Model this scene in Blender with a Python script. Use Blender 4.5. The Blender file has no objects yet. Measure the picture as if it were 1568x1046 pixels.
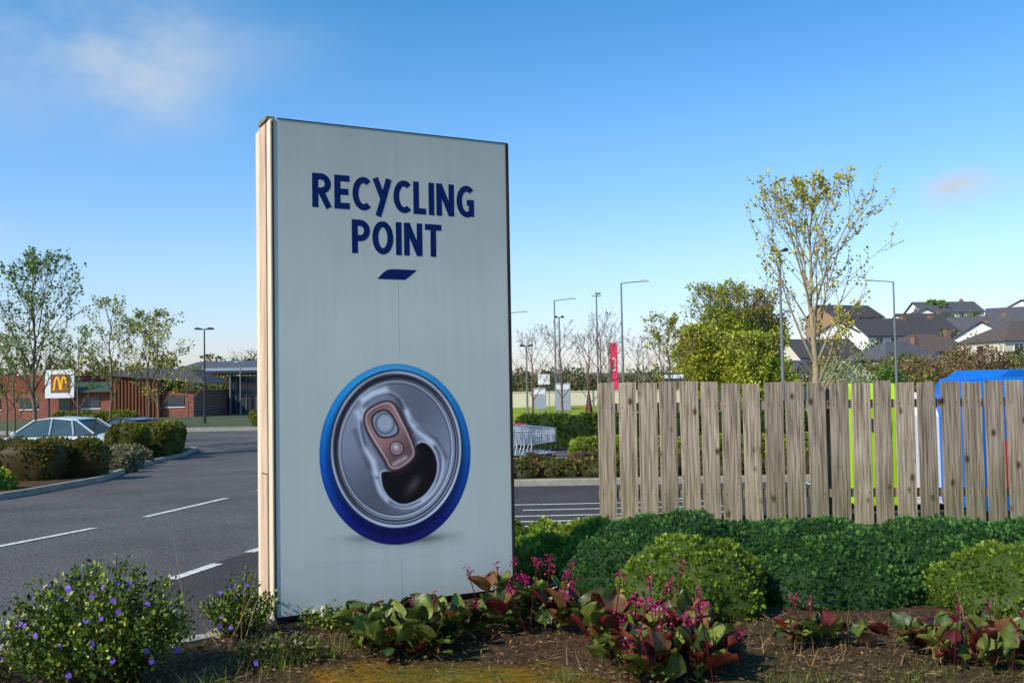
import bpy, bmesh, math, random
import numpy as np
from mathutils import Vector, Matrix
random.seed(5)
rng = np.random.default_rng(7)
scene = bpy.context.scene
COL = scene.collection

def S(r, g, b, k=1.0):
    def c(v):
        v = v/255.0
        return v/12.92 if v <= 0.04045 else ((v+0.055)/1.055)**2.4
    return (c(r)*k, c(g)*k, c(b)*k)

# ------------------------------------------------------------ materials
def new_mat(name):
    m = bpy.data.materials.new(name); m.use_nodes = True
    nt = m.node_tree
    return m, nt, nt.nodes, nt.links, nt.nodes['Principled BSDF']

def mat(name, col, rough=0.7, metal=0.0, var=0.15, scale=8.0, bump=0.0, bscale=60.0, stretch=(1,1,1), spec=0.3):
    m, nt, N, L, P = new_mat(name)
    tc = N.new('ShaderNodeTexCoord'); mp = N.new('ShaderNodeMapping')
    mp.inputs['Scale'].default_value = stretch
    L.new(tc.outputs['Object'], mp.inputs['Vector'])
    n = N.new('ShaderNodeTexNoise'); n.inputs['Scale'].default_value = scale; n.inputs['Detail'].default_value = 6
    n.inputs['Roughness'].default_value = 0.65
    L.new(mp.outputs[0], n.inputs['Vector'])
    r = N.new('ShaderNodeValToRGB')
    a = [max(0, c*(1-var)) for c in col]; b = [c*(1+var) for c in col]
    r.color_ramp.elements[0].position = 0.3; r.color_ramp.elements[1].position = 0.7
    r.color_ramp.elements[0].color = (*a, 1); r.color_ramp.elements[1].color = (*b, 1)
    L.new(n.outputs['Fac'], r.inputs['Fac']); L.new(r.outputs[0], P.inputs['Base Color'])
    P.inputs['Roughness'].default_value = rough; P.inputs['Metallic'].default_value = metal
    P.inputs['Specular IOR Level'].default_value = spec
    if bump > 0:
        n2 = N.new('ShaderNodeTexNoise'); n2.inputs['Scale'].default_value = bscale; n2.inputs['Detail'].default_value = 4
        L.new(mp.outputs[0], n2.inputs['Vector'])
        bp = N.new('ShaderNodeBump'); bp.inputs['Strength'].default_value = bump; bp.inputs['Distance'].default_value = 0.02
        L.new(n2.outputs['Fac'], bp.inputs['Height']); L.new(bp.outputs[0], P.inputs['Normal'])
    return m

def foliage_mat(name, rough=0.6, trans=0.3, spec=0.3):
    m, nt, N, L, P = new_mat(name)
    at = N.new('ShaderNodeAttribute'); at.attribute_name = 'Col'
    L.new(at.outputs['Color'], P.inputs['Base Color'])
    P.inputs['Roughness'].default_value = rough; P.inputs['Specular IOR Level'].default_value = spec
    tr = N.new('ShaderNodeBsdfTranslucent'); L.new(at.outputs['Color'], tr.inputs['Color'])
    mx = N.new('ShaderNodeMixShader'); mx.inputs[0].default_value = trans
    out = N['Material Output']
    L.new(P.outputs[0], mx.inputs[1]); L.new(tr.outputs[0], mx.inputs[2]); L.new(mx.outputs[0], out.inputs['Surface'])
    return m

M_FOL = foliage_mat('foliage_leaves')
M_LEATH = foliage_mat('leathery_leaves', 0.4, 0.18, 0.4)
M_BARK = mat('bark', S(120, 105, 85, .8), .9, var=.3, scale=14, bump=.4)
M_BARKD = mat('bark_reddish', S(125, 98, 88, .8), .9, var=.3, scale=14)

# ------------------------------------------------------------ mesh helpers
def link(o, parent=None):
    COL.objects.link(o)
    if parent: o.parent = parent
    return o

def empty(name, loc=(0,0,0), rz=0):
    e = bpy.data.objects.new(name, None); e.location = loc; e.rotation_euler = (0,0,rz); e.empty_display_size = .2
    COL.objects.link(e); return e

def mesh_np(name, V, F, mats, cols=None, smooth=False, parent=None):
    V = np.asarray(V, dtype=np.float32); F = np.asarray(F, dtype=np.int32)
    me = bpy.data.meshes.new(name)
    me.vertices.add(len(V)); me.vertices.foreach_set('co', V.ravel())
    k = F.shape[1]
    me.loops.add(F.size); me.loops.foreach_set('vertex_index', F.ravel())
    me.polygons.add(len(F)); me.polygons.foreach_set('loop_start', np.arange(len(F), dtype=np.int32)*k)
    try: me.polygons.foreach_set('loop_total', np.full(len(F), k, dtype=np.int32))
    except Exception: pass
    for m in mats: me.materials.append(m)
    me.update(calc_edges=True)
    if cols is not None:
        a = me.color_attributes.new('Col', 'FLOAT_COLOR', 'POINT')
        c = np.ones((len(V), 4), dtype=np.float32); c[:, :cols.shape[1]] = cols
        a.data.foreach_set('color', c.ravel())
    if smooth: me.polygons.foreach_set('use_smooth', np.ones(len(F), dtype=bool))
    me.validate()
    o = bpy.data.objects.new(name, me); return link(o, parent)

class MB:
    def __init__(s): s.v = []; s.f = []; s.m = []; s.c = []
    def add(s, vs, fs, m=0, c=(1,1,1)):
        b = len(s.v); s.v += [tuple(p) for p in vs]; s.c += [c]*len(vs)
        s.f += [tuple(b+i for i in f) for f in fs]; s.m += [m]*len(fs)
    def box(s, x0, x1, y0, y1, z0, z1, m=0, c=(1,1,1)):
        s.add([(x0,y0,z0),(x1,y0,z0),(x1,y1,z0),(x0,y1,z0),(x0,y0,z1),(x1,y0,z1),(x1,y1,z1),(x0,y1,z1)],
              [(0,3,2,1),(4,5,6,7),(0,1,5,4),(1,2,6,5),(2,3,7,6),(3,0,4,7)], m, c)
    def tube(s, pts, rad, n=6, m=0, c=(1,1,1), cap=True):
        pts = [Vector(p) for p in pts]; vs = []
        for i, p in enumerate(pts):
            d = (pts[min(i+1, len(pts)-1)] - pts[max(i-1, 0)])
            d = d.normalized() if d.length > 1e-9 else Vector((0,0,1))
            a = d.cross(Vector((0,0,1)) if abs(d.z) < .9 else Vector((1,0,0))).normalized(); b = d.cross(a)
            r = rad[i] if isinstance(rad, (list, tuple)) else rad
            for k in range(n):
                t = 2*math.pi*k/n; vs.append(p + a*(math.cos(t)*r) + b*(math.sin(t)*r))
        fs = []
        for i in range(len(pts)-1):
            for k in range(n):
                k2 = (k+1) % n; fs.append((i*n+k, i*n+k2, (i+1)*n+k2, (i+1)*n+k))
        if cap: fs.append(tuple(range(n))[::-1]); fs.append(tuple((len(pts)-1)*n+k for k in range(n)))
        s.add(vs, fs, m, c)
    def prism(s, prof, a0, a1, axis='y', m=0, c=(1,1,1)):
        n = len(prof)
        def P(p, a):
            return {'y': (p[0], a, p[1]), 'x': (a, p[0], p[1]), 'z': (p[0], p[1], a)}[axis]
        vs = [P(p, a0) for p in prof] + [P(p, a1) for p in prof]
        fs = [tuple(range(n)), tuple(range(n, 2*n))[::-1]]
        for i in range(n): fs.append((i, n+i, n+(i+1) % n, (i+1) % n))
        s.add(vs, fs, m, c)
    def build(s, name, mats, parent=None, loc=(0,0,0), rz=0, smooth=False, bevel=0, fixn=True):
        me = bpy.data.meshes.new(name); me.from_pydata(s.v, [], s.f)
        for m in mats: me.materials.append(m)
        me.polygons.foreach_set('material_index', np.array(s.m, dtype=np.int32))
        a = me.color_attributes.new('Col', 'FLOAT_COLOR', 'POINT')
        c = np.ones((len(s.v), 4), dtype=np.float32); c[:, :3] = np.array(s.c, dtype=np.float32).reshape(-1, 3)
        a.data.foreach_set('color', c.ravel())
        if smooth: me.polygons.foreach_set('use_smooth', np.ones(len(s.f), dtype=bool))
        if fixn:
            bm = bmesh.new(); bm.from_mesh(me); bmesh.ops.recalc_face_normals(bm, faces=bm.faces); bm.to_mesh(me); bm.free()
        o = bpy.data.objects.new(name, me); link(o, parent); o.location = loc; o.rotation_euler = (0,0,rz)
        if bevel:
            b = o.modifiers.new('bevel', 'BEVEL'); b.width = bevel; b.segments = 2; b.limit_method = 'ANGLE'
        return o

# ------------------------------------------------------------ terrain
BASE = -0.06
def sst(t): t = np.clip(t, 0, 1); return t*t*(3-2*t)
def height(x, y):
    x = np.asarray(x, dtype=float); y = np.asarray(y, dtype=float)
    z = np.interp(y, [-50, 10, 37, 5000], [BASE, BASE, -.95, -.95])
    z = z + sst((x-25-.2*np.clip(y-115, 0, None))/35)*np.clip((y-100)/110, 0, 1)*12
    far = sst((y-420)/800)
    z = z + far*(11 + 3*np.sin(x/260.0+2.6) + 1.2*np.sin(x/83.0) + 2*np.sin(y/300))
    return z
def H(x, y): return float(height(x, y))

ys = np.concatenate([[-60, -5, 10, 23, 37, 60, 80, 100], np.linspace(115, 230, 10), np.linspace(260, 600, 10), np.linspace(660, 1500, 14), [2000, 3000, 4500]])
xs = np.concatenate([[-3000, -1800], np.linspace(-1200, -100, 23), np.linspace(-80, 140, 45), np.linspace(180, 1200, 22), [1800, 3000]])
XX, YY = np.meshgrid(xs, ys); ZZ = height(XX, YY)
nx, ny = len(xs), len(ys)
idx = np.arange(nx*ny).reshape(ny, nx)
F = np.stack([idx[:-1,:-1], idx[:-1,1:], idx[1:,1:], idx[1:,:-1]], -1).reshape(-1, 4)
m, nt, N, L, P = new_mat('grass_fields')
geo = N.new('ShaderNodeNewGeometry')
n1 = N.new('ShaderNodeTexNoise'); n1.inputs['Scale'].default_value = .012; n1.inputs['Detail'].default_value = 3
n2 = N.new('ShaderNodeTexNoise'); n2.inputs['Scale'].default_value = 1.3; n2.inputs['Detail'].default_value = 8
L.new(geo.outputs['Position'], n1.inputs['Vector']); L.new(geo.outputs['Position'], n2.inputs['Vector'])
r = N.new('ShaderNodeValToRGB'); r.color_ramp.elements[0].position = .35; r.color_ramp.elements[1].position = .65
r.color_ramp.elements[0].color = (*S(95, 102, 78, .6), 1); r.color_ramp.elements[1].color = (*S(115, 125, 85, .7), 1)  # greens kept muted, distance haze put into the field colour
L.new(n1.outputs['Fac'], r.inputs['Fac'])
mx = N.new('ShaderNodeMix'); mx.data_type = 'RGBA'; mx.blend_type = 'OVERLAY'; mx.inputs[0].default_value = .5
L.new(r.outputs[0], mx.inputs[6]); L.new(n2.outputs['Fac'], mx.inputs[7]); L.new(mx.outputs[2], P.inputs['Base Color'])
P.inputs['Roughness'].default_value = .95; P.inputs['Specular IOR Level'].default_value = .1
mesh_np('ground', np.stack([XX, YY, ZZ], -1).reshape(-1, 3), F, [m])

def sheet(name, poly, off, material, parent=None):
    bm = bmesh.new()
    vs = [bm.verts.new((x, y, 0)) for x, y in poly]; bm.faces.new(vs)
    for yy in (10, 37):
        g = bm.verts[:] + bm.edges[:] + bm.faces[:]
        bmesh.ops.bisect_plane(bm, geom=g, plane_co=(0, yy, 0), plane_no=(0, 1, 0))
    for v in bm.verts: v.co.z = H(v.co.x, v.co.y) + off
    bmesh.ops.recalc_face_normals(bm, faces=bm.faces)
    for f in bm.faces:
        if f.normal.z < 0: f.normal_flip()
    me = bpy.data.meshes.new(name); bm.to_mesh(me); bm.free(); me.materials.append(material)
    return link(bpy.data.objects.new(name, me), parent)

def asphalt_mat(name, c1, c2):
    m, nt, N, L, P = new_mat(name)
    geo = N.new('ShaderNodeNewGeometry')
    a = N.new('ShaderNodeTexNoise'); a.inputs['Scale'].default_value = .5; a.inputs['Detail'].default_value = 5
    b = N.new('ShaderNodeTexNoise'); b.inputs['Scale'].default_value = 38; b.inputs['Detail'].default_value = 5; b.inputs['Roughness'].default_value = .7
    v = N.new('ShaderNodeTexVoronoi'); v.inputs['Scale'].default_value = 80
    for q in (a, b, v): L.new(geo.outputs['Position'], q.inputs['Vector'])
    r = N.new('ShaderNodeValToRGB'); r.color_ramp.elements[0].position = .35; r.color_ramp.elements[1].position = .65
    r.color_ramp.elements[0].color = (*c1, 1); r.color_ramp.elements[1].color = (*c2, 1)
    L.new(a.outputs['Fac'], r.inputs['Fac'])
    mr = N.new('ShaderNodeMapRange'); mr.inputs[1].default_value = .32; mr.inputs[2].default_value = .68; mr.inputs[3].default_value = .25; mr.inputs[4].default_value = 2.0
    L.new(b.outputs['Fac'], mr.inputs[0])
    mm = N.new('ShaderNodeMix'); mm.data_type = 'RGBA'; mm.blend_type = 'MULTIPLY'; mm.inputs[0].default_value = 1
    L.new(r.outputs[0], mm.inputs[6]); L.new(mr.outputs[0], mm.inputs[7]); L.new(mm.outputs[2], P.inputs['Base Color'])
    P.inputs['Roughness'].default_value = .85; P.inputs['Specular IOR Level'].default_value = .25
    bp = N.new('ShaderNodeBump'); bp.inputs['Strength'].default_value = .7; bp.inputs['Distance'].default_value = .014
    L.new(v.outputs['Distance'], bp.inputs['Height']); L.new(bp.outputs[0], P.inputs['Normal'])
    return m
M_ASPH = asphalt_mat('asphalt', (.080, .073, .070), (.112, .102, .098))
M_ASPH2 = asphalt_mat('asphalt_dark', (.046, .039, .037), (.064, .054, .050))
m, nt, N, L, P = new_mat('road_paint')
geo = N.new('ShaderNodeNewGeometry'); a = N.new('ShaderNodeTexNoise'); a.inputs['Scale'].default_value = 30; a.inputs['Detail'].default_value = 6
L.new(geo.outputs['Position'], a.inputs['Vector']); r = N.new('ShaderNodeValToRGB')
r.color_ramp.elements[0].position = .33; r.color_ramp.elements[1].position = .5
r.color_ramp.elements[0].color = (.16, .16, .16, 1); r.color_ramp.elements[1].color = (.66, .65, .60, 1)
L.new(a.outputs['Fac'], r.inputs['Fac']); L.new(r.outputs[0], P.inputs['Base Color']); P.inputs['Roughness'].default_value = .7
M_PAINT = m

sheet('road', [(-70, -8), (40, -8), (40, 57), (-70, 57)], .004, M_ASPH)
sheet('road_patch', [(-2.95, 4), (14, 4), (14, 18), (-1.2, 18), (-2.55, 10.3), (-3.1, 8.4), (-3.6, 6.8)], .008, M_ASPH2)

def dash(name, p, q, w=.1):
    p = Vector((p[0], p[1], 0)); q = Vector((q[0], q[1], 0)); d = (q-p).normalized(); n = Vector((-d.y, d.x, 0))*w/2
    return sheet(name, [(p-n)[:2], (q-n)[:2], (q+n)[:2], (p+n)[:2]], .012, M_PAINT)
marks = empty('road_markings')
for p, q in [((-5.65, 10.2), (-5.25, 12.3)), ((-5.1, 13.6), (-4.85, 16.6)), ((-4.75, 18.2), (-4.55, 21)), ((-4.4, 23), (-4.2, 26)),
             ((-2.98, 8.55), (-2.79, 9.25)), ((-2.66, 9.85), (-2.46, 10.7)), ((-2.35, 11.2), (-2.1, 12.1)),
             ((-12.5, 44), (-7.5, 44.2)), ((-12, 47.5), (-8, 47.7)), ((-13, 52), (-5, 52.2)), ((-5.9, 7.0), (-5.75, 8.6))]:
    o = dash('dash', p, q, .11); o.parent = marks
for i, yy in enumerate([10.35, 11.15, 11.65, 12.15, 12.8, 13.6, 14.4]):
    x0 = .05 + .18*((i*7) % 3)
    o = dash('hatch', (x0-.3, yy), (2.9, yy+.12), .10); o.parent = marks
for i in range(6):
    o = dash('bay', (2.5+i*2.5, 14.9), (2.8+i*2.5, 18.1), .09); o.parent = marks

M_KERB = mat('kerb_concrete', S(178, 170, 156, .68), .85, var=.3, scale=5, bump=.3)
m, nt, N, L, P = new_mat('soil')
geo = N.new('ShaderNodeNewGeometry'); at = N.new('ShaderNodeAttribute'); at.attribute_name = 'Col'
a = N.new('ShaderNodeTexNoise'); a.inputs['Scale'].default_value = 28; a.inputs['Detail'].default_value = 9; a.inputs['Roughness'].default_value = .75
L.new(geo.outputs['Position'], a.inputs['Vector'])
mr = N.new('ShaderNodeMapRange'); mr.inputs[1].default_value = .32; mr.inputs[2].default_value = .68; mr.inputs[3].default_value = .3; mr.inputs[4].default_value = 1.8
L.new(a.outputs['Fac'], mr.inputs[0]); mm = N.new('ShaderNodeMix'); mm.data_type = 'RGBA'; mm.blend_type = 'MULTIPLY'; mm.inputs[0].default_value = 1
L.new(at.outputs['Color'], mm.inputs[6]); L.new(mr.outputs[0], mm.inputs[7]); L.new(mm.outputs[2], P.inputs['Base Color'])
bp = N.new('ShaderNodeBump'); bp.inputs['Strength'].default_value = .9; bp.inputs['Distance'].default_value = .03
L.new(a.outputs['Fac'], bp.inputs['Height']); L.new(bp.outputs[0], P.inputs['Normal']); P.inputs['Roughness'].default_value = .95
P.inputs['Specular IOR Level'].default_value = .1
M_SOIL = m
M_SOILP = mat('soil_far', S(105, 84, 62, .6), .95, var=.5, scale=6, bump=.8, spec=.1)

def offset_poly(poly, d):
    n = len(poly); out = []
    for i in range(n):
        a, b, c = Vector(poly[i-1]), Vector(poly[i]), Vector(poly[(i+1) % n])
        e1 = (b-a).normalized(); e2 = (c-b).normalized()
        n1 = Vector((-e1.y, e1.x)); n2 = Vector((-e2.y, e2.x)); nn = (n1+n2)
        nn = nn/ max(.3, nn.length_squared/2) 
        out.append(tuple(b + nn*d))
    return out
def densify(poly, step=1.5):
    out = []
    for i in range(len(poly)):
        a = Vector(poly[i]); b = Vector(poly[(i+1) % len(poly)]); k = max(1, int((b-a).length/step))
        for j in range(k): out.append(tuple(a.lerp(b, j/k)))
    return out
def kerb_ring(name, poly, kh=.12, w=.13):
    poly = densify(poly); inn = offset_poly(poly, w); mb = MB(); n = len(poly)
    for i in range(n):
        j = (i+1) % n
        (x0, y0), (x1, y1) = poly[i], poly[j]; (u0, w0), (u1, w1) = inn[i], inn[j]
        z0 = H(x0, y0); z1 = H(x1, y1)
        mb.add([(x0, y0, z0-.05), (x1, y1, z1-.05), (x1, y1, z1+kh-.015), (x0, y0, z0+kh-.015)], [(0,1,2,3)])
        mb.add([(x0, y0, z0+kh-.015), (x1, y1, z1+kh-.015), (x1*.9+u1*.1, y1*.9+w1*.1, z1+kh), (x0*.9+u0*.1, y0*.9+w0*.1, z0+kh)], [(0,1,2,3)])
        mb.add([(x0*.9+u0*.1, y0*.9+w0*.1, z0+kh), (x1*.9+u1*.1, y1*.9+w1*.1, z1+kh), (u1, w1, z1+kh), (u0, w0, z0+kh)], [(0,1,2,3)])
        mb.add([(u0, w0, z0+kh), (u1, w1, z1+kh), (u1, w1, z1), (u0, w0, z0)], [(0,1,2,3)])
    return mb.build(name, [M_KERB]), inn

isl = [(-30, 16.4), (-9.6, 16.4), (-9.15, 16.6), (-8.9, 17.1), (-8.9, 18), (-9.1, 21.7), (-10.9, 29), (-11.8, 34), (-12.6, 38.5), (-12.9, 40.2), (-13.3, 40.6), (-13.7, 40.2), (-13.8, 36), (-13.7, 32), (-14.2, 31), (-30, 31)]
o, inn = kerb_ring('kerb', isl)
sheet('planting_bed', inn, .10, M_SOILP)
isl2 = [(-3.5, 18.3), (14, 18.0), (14, 27.5), (-3.5, 27.5)]
o, inn = kerb_ring('kerb', isl2)
sheet('planting_bed', inn, .10, M_SOILP)
kerb_ring('kerb', [(-34, 57), (34, 57), (34, 60), (-34, 60)])

# near bed
bedpoly = [(-14, 6.1), (-2.15, 6.1), (-1.95, 6.3), (-1.85, 6.8), (-1.55, 7.8), (-.9, 9.3), (-.5, 9.75), (0, 9.95), (.8, 10.0), (1.0, 11.3), (14, 11.3), (14, -6), (-14, -6)]
kerbline = bedpoly[:11]
def inside(px, py, poly):
    c = np.zeros(px.shape, bool); n = len(poly)
    for i in range(n):
        x0, y0 = poly[i]; x1, y1 = poly[i-1]
        cond = ((y0 > py) != (y1 > py)) & (px < (x1-x0)*(py-y0)/(y1-y0+1e-12)+x0); c ^= cond
    return c
gx = np.arange(-8, 10, .05); gy = np.arange(2.5, 11.4, .05)
GX, GY = np.meshgrid(gx, gy)
def n2d(x, y, s=1.0, seed=0):
    v = 0
    r2 = np.random.default_rng(seed)
    for o_ in range(5):
        f = s*2**o_; a = r2.uniform(0, 6.28, 6)
        v = v + (np.sin(f*(x*math.cos(a[0])+y*math.sin(a[0]))+a[1]) * np.sin(f*(x*math.cos(a[2])+y*math.sin(a[2]))+a[3]))/1.7**o_
    return v
GZ = .0 + .014*n2d(GX, GY, 3, 1)
cols = np.zeros(GX.shape+(3,)) + np.array(S(92, 72, 54, .75))
moss = np.clip(1.35 - ((GX+.35)/.95)**2 - ((GY-5.3)/.40)**2 + .6*n2d(GX, GY, 6, 3), 0, 1)[..., None]
mc = np.clip(.5+.4*n2d(GX, GY, 9, 12), 0, 1)[..., None]
cols = cols*(1-moss) + moss*(np.array(S(172, 112, 22, .8))*mc+np.array(S(128, 122, 40, .7))*(1-mc))
gr = np.clip(.3*n2d(GX, GY, 2.2, 9) + .3*np.clip((GX-1.2)/1.5, 0, 1)*np.clip((6.1-GY)/.6, 0, 1), 0, .7)[..., None]
cols = cols*(1-gr) + gr*np.array(S(88, 92, 40, .7))
msk = inside((GX[:-1,:-1]+.025), (GY[:-1,:-1]+.025), bedpoly).ravel()
idx = np.arange(GX.size).reshape(GX.shape)
F = np.stack([idx[:-1,:-1], idx[:-1,1:], idx[1:,1:], idx[1:,:-1]], -1).reshape(-1, 4)[msk]
mesh_np('planting_bed', np.stack([GX, GY, GZ], -1).reshape(-1, 3), F, [M_SOIL], cols=cols.reshape(-1, 3), smooth=True)
mb = MB(); kl = []
for i in range(len(kerbline)-1):
    a = Vector(kerbline[i]); b = Vector(kerbline[i+1]); k = max(1, int((b-a).length/.9))
    for j in range(k): kl.append(a.lerp(b, j/k))
kl.append(Vector(kerbline[-1]))
for i in range(len(kl)-1):
    a, b = kl[i], kl[i+1]; d = (b-a).normalized(); n = Vector((-d.y, d.x)); b2 = b - d*.008
    pr = [(-.07, -.12), (.06, -.12), (.06, .02), (.045, .035), (-.07, .035)]
    vs = [(a.x+n.x*p[0], a.y+n.y*p[0], p[1]) for p in pr] + [(b2.x+n.x*p[0], b2.y+n.y*p[0], p[1]) for p in pr]
    mb.add(vs, [(0,1,2,3,4), (9,8,7,6,5)] + [(q, 5+q, 5+(q+1) % 5, (q+1) % 5) for q in range(5)])
mb.build('kerb', [M_KERB])

# ------------------------------------------------------------ instancer
def nrm(v): return v/np.maximum(np.linalg.norm(v, axis=-1, keepdims=True), 1e-9)
def frames(d, up=None, jitter=1.0):
    d = nrm(d); n = len(d)
    r_ = rng.normal(size=(n, 3))*jitter
    if up is not None: r_ = r_ + np.asarray(up)
    z = nrm(r_ - (r_*d).sum(-1, keepdims=True)*d); x = np.cross(d, z)
    return np.stack([x, d, z], -1)
def inst(T, F, P, R, Sc, C):
    n, k = len(P), len(T)
    V = np.einsum('nij,kj->nki', R, T)*np.asarray(Sc).reshape(n, 1, 1) + P[:, None, :]
    FF = (F[None] + (np.arange(n)*k)[:, None, None]).reshape(-1, F.shape[1])
    CC = np.repeat(C, k, axis=0)
    return V.reshape(-1, 3), FF, CC
def merge(parts):
    V = []; F = []; C = []; b = 0
    for v, f, c in parts:
        V.append(v); F.append(f+b); C.append(c); b += len(v)
    return np.concatenate(V), np.concatenate(F), np.concatenate(C)
T_LEAF = np.array([(0, 0, 0), (.28, .45, .04), (0, 1, -.05), (-.28, .45, .04)]); F_LEAF = np.array([(0, 1, 2, 3)])
def make_sprig(k=8, w=.13, spread=.75):
    V = []; F = []
    for i in range(k):
        a = 2.399*i; t = spread*(.35+.65*((i % 4)/3)); base = np.array([0, (.0+.35*(1-(i % 4)/3)), 0])
        d = np.array([math.sin(t)*math.cos(a), math.cos(t), math.sin(t)*math.sin(a)]); s = np.cross(d, [.3, .2, 1]); s /= np.linalg.norm(s)
        L_ = .65; b = len(V)
        V += [base, base+d*L_*.5+s*w, base+d*L_, base+d*L_*.5-s*w]; F.append((b, b+1, b+2, b+3))
    return np.array(V), np.array(F)
T_SPR, F_SPR = make_sprig()

def colmix(n, ca, cb, v=.25, cc=None, pc=0):
    t = rng.random((n, 1)); c = np.array(ca)*(1-t)+np.array(cb)*t
    c = c*(1+v*rng.normal(size=(n, 1)))
    if cc is not None:
        k = rng.random(n) < pc; c[k] = np.array(cc)*(1+.2*rng.normal(size=(k.sum(), 1)))
    return np.clip(c, .002, 1)

def mound(name, ells, dens, size, ca, cb, T=T_SPR, Fq=F_SPR, clr=.14, amp=.08, e=1.0, updir=.3, rnd=.5, cc=None, pc=0, core=True):
    parts = []
    for ei, (cx, cy, cz, rx, ry, rz) in enumerate(ells):
        area = 2*math.pi*((rx*ry)**1.6/3+(rx*rz)**1.6/3+(ry*rz)**1.6/3)**(1/1.6)*(1.0 if e == 1 else 1.4)
        n = int(dens*area); K = max(6, int(area/(clr*clr*1.6)))
        def shape(d): return np.sign(d)*np.abs(d)**e*np.array([rx, ry, rz])
        dk = nrm(rng.normal(size=(K, 3))); dk[:, 2] = np.abs(dk[:, 2])
        ck = shape(dk); ak = rng.uniform(.5, 1.2, K)
        def disp(B, d):
            D2 = ((B[:, None]-ck[None])**2).sum(-1)/(clr*clr)
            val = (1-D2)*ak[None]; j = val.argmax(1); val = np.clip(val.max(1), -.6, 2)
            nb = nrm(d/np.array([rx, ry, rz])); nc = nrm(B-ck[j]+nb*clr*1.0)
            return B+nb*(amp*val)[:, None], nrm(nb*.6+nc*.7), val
        d = nrm(rng.normal(size=(n, 3))); d[:, 2] = np.where(d[:, 2] < -.15, -d[:, 2], d[:, 2])
        B = shape(d); Pp, Nn, val = disp(B, d)
        Pp = Pp*(1-.06*rng.random((n, 1))) + np.array([cx, cy, cz])
        keep = np.ones(n, bool)
        for ej, (ax, ay, az, bx, by, bz) in enumerate(ells):
            if ej != ei:
                keep &= ((np.abs((Pp-np.array([ax, ay, az]))/np.array([bx, by, bz]))**(2/e)).sum(-1) > .82)
        Pp = Pp[keep]; Nn = Nn[keep]; val = val[keep]; n = len(Pp)
        dd = Nn + np.array([0, 0, updir]) + rnd*rng.normal(size=(n, 3))*.6
        C = colmix(n, ca, cb, .18, cc, pc)*(0.66+.46*np.clip(val, 0, 1))[:, None]  # crevice shade painted into leaf colour: darker in hollows between clumps
        parts.append(inst(T, Fq, Pp-nrm(dd)*size*.4, frames(dd), size*rng.uniform(.65, 1.4, n), C))
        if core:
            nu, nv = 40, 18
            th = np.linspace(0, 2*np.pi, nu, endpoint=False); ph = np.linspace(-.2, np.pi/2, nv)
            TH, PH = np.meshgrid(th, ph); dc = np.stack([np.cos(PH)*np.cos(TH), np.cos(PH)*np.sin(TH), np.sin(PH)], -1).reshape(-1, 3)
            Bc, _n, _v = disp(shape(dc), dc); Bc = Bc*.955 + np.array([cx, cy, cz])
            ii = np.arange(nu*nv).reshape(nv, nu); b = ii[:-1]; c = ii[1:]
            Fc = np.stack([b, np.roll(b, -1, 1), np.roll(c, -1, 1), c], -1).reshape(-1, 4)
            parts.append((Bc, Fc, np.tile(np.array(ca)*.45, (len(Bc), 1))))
    V, F, C = merge(parts)
    return mesh_np(name, V, F, [M_FOL], cols=C)

DG1, DG2 = S(52, 94, 44, .9), S(98, 142, 66, 1.0)
LG1, LG2 = S(95, 124, 40, .9), S(155, 172, 62, 1.0)
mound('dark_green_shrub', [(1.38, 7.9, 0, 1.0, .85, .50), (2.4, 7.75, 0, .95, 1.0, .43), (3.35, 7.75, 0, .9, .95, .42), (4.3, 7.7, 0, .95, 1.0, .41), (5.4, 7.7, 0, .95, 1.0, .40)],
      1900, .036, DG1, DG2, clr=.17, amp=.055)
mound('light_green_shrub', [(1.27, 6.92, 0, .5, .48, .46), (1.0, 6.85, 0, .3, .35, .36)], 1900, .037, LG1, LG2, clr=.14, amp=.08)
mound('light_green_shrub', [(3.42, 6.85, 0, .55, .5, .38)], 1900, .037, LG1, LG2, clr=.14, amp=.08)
mound('yellow_green_shrub', [(.3, 8.6, 0, .6, .55, .24), (.1, 9.2, 0, .5, .4, .26), (.75, 8.9, 0, .5, .4, .3)], 1500, .045, S(125, 150, 45, .85), S(165, 185, 70, .9), clr=.13, amp=.06)

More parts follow.
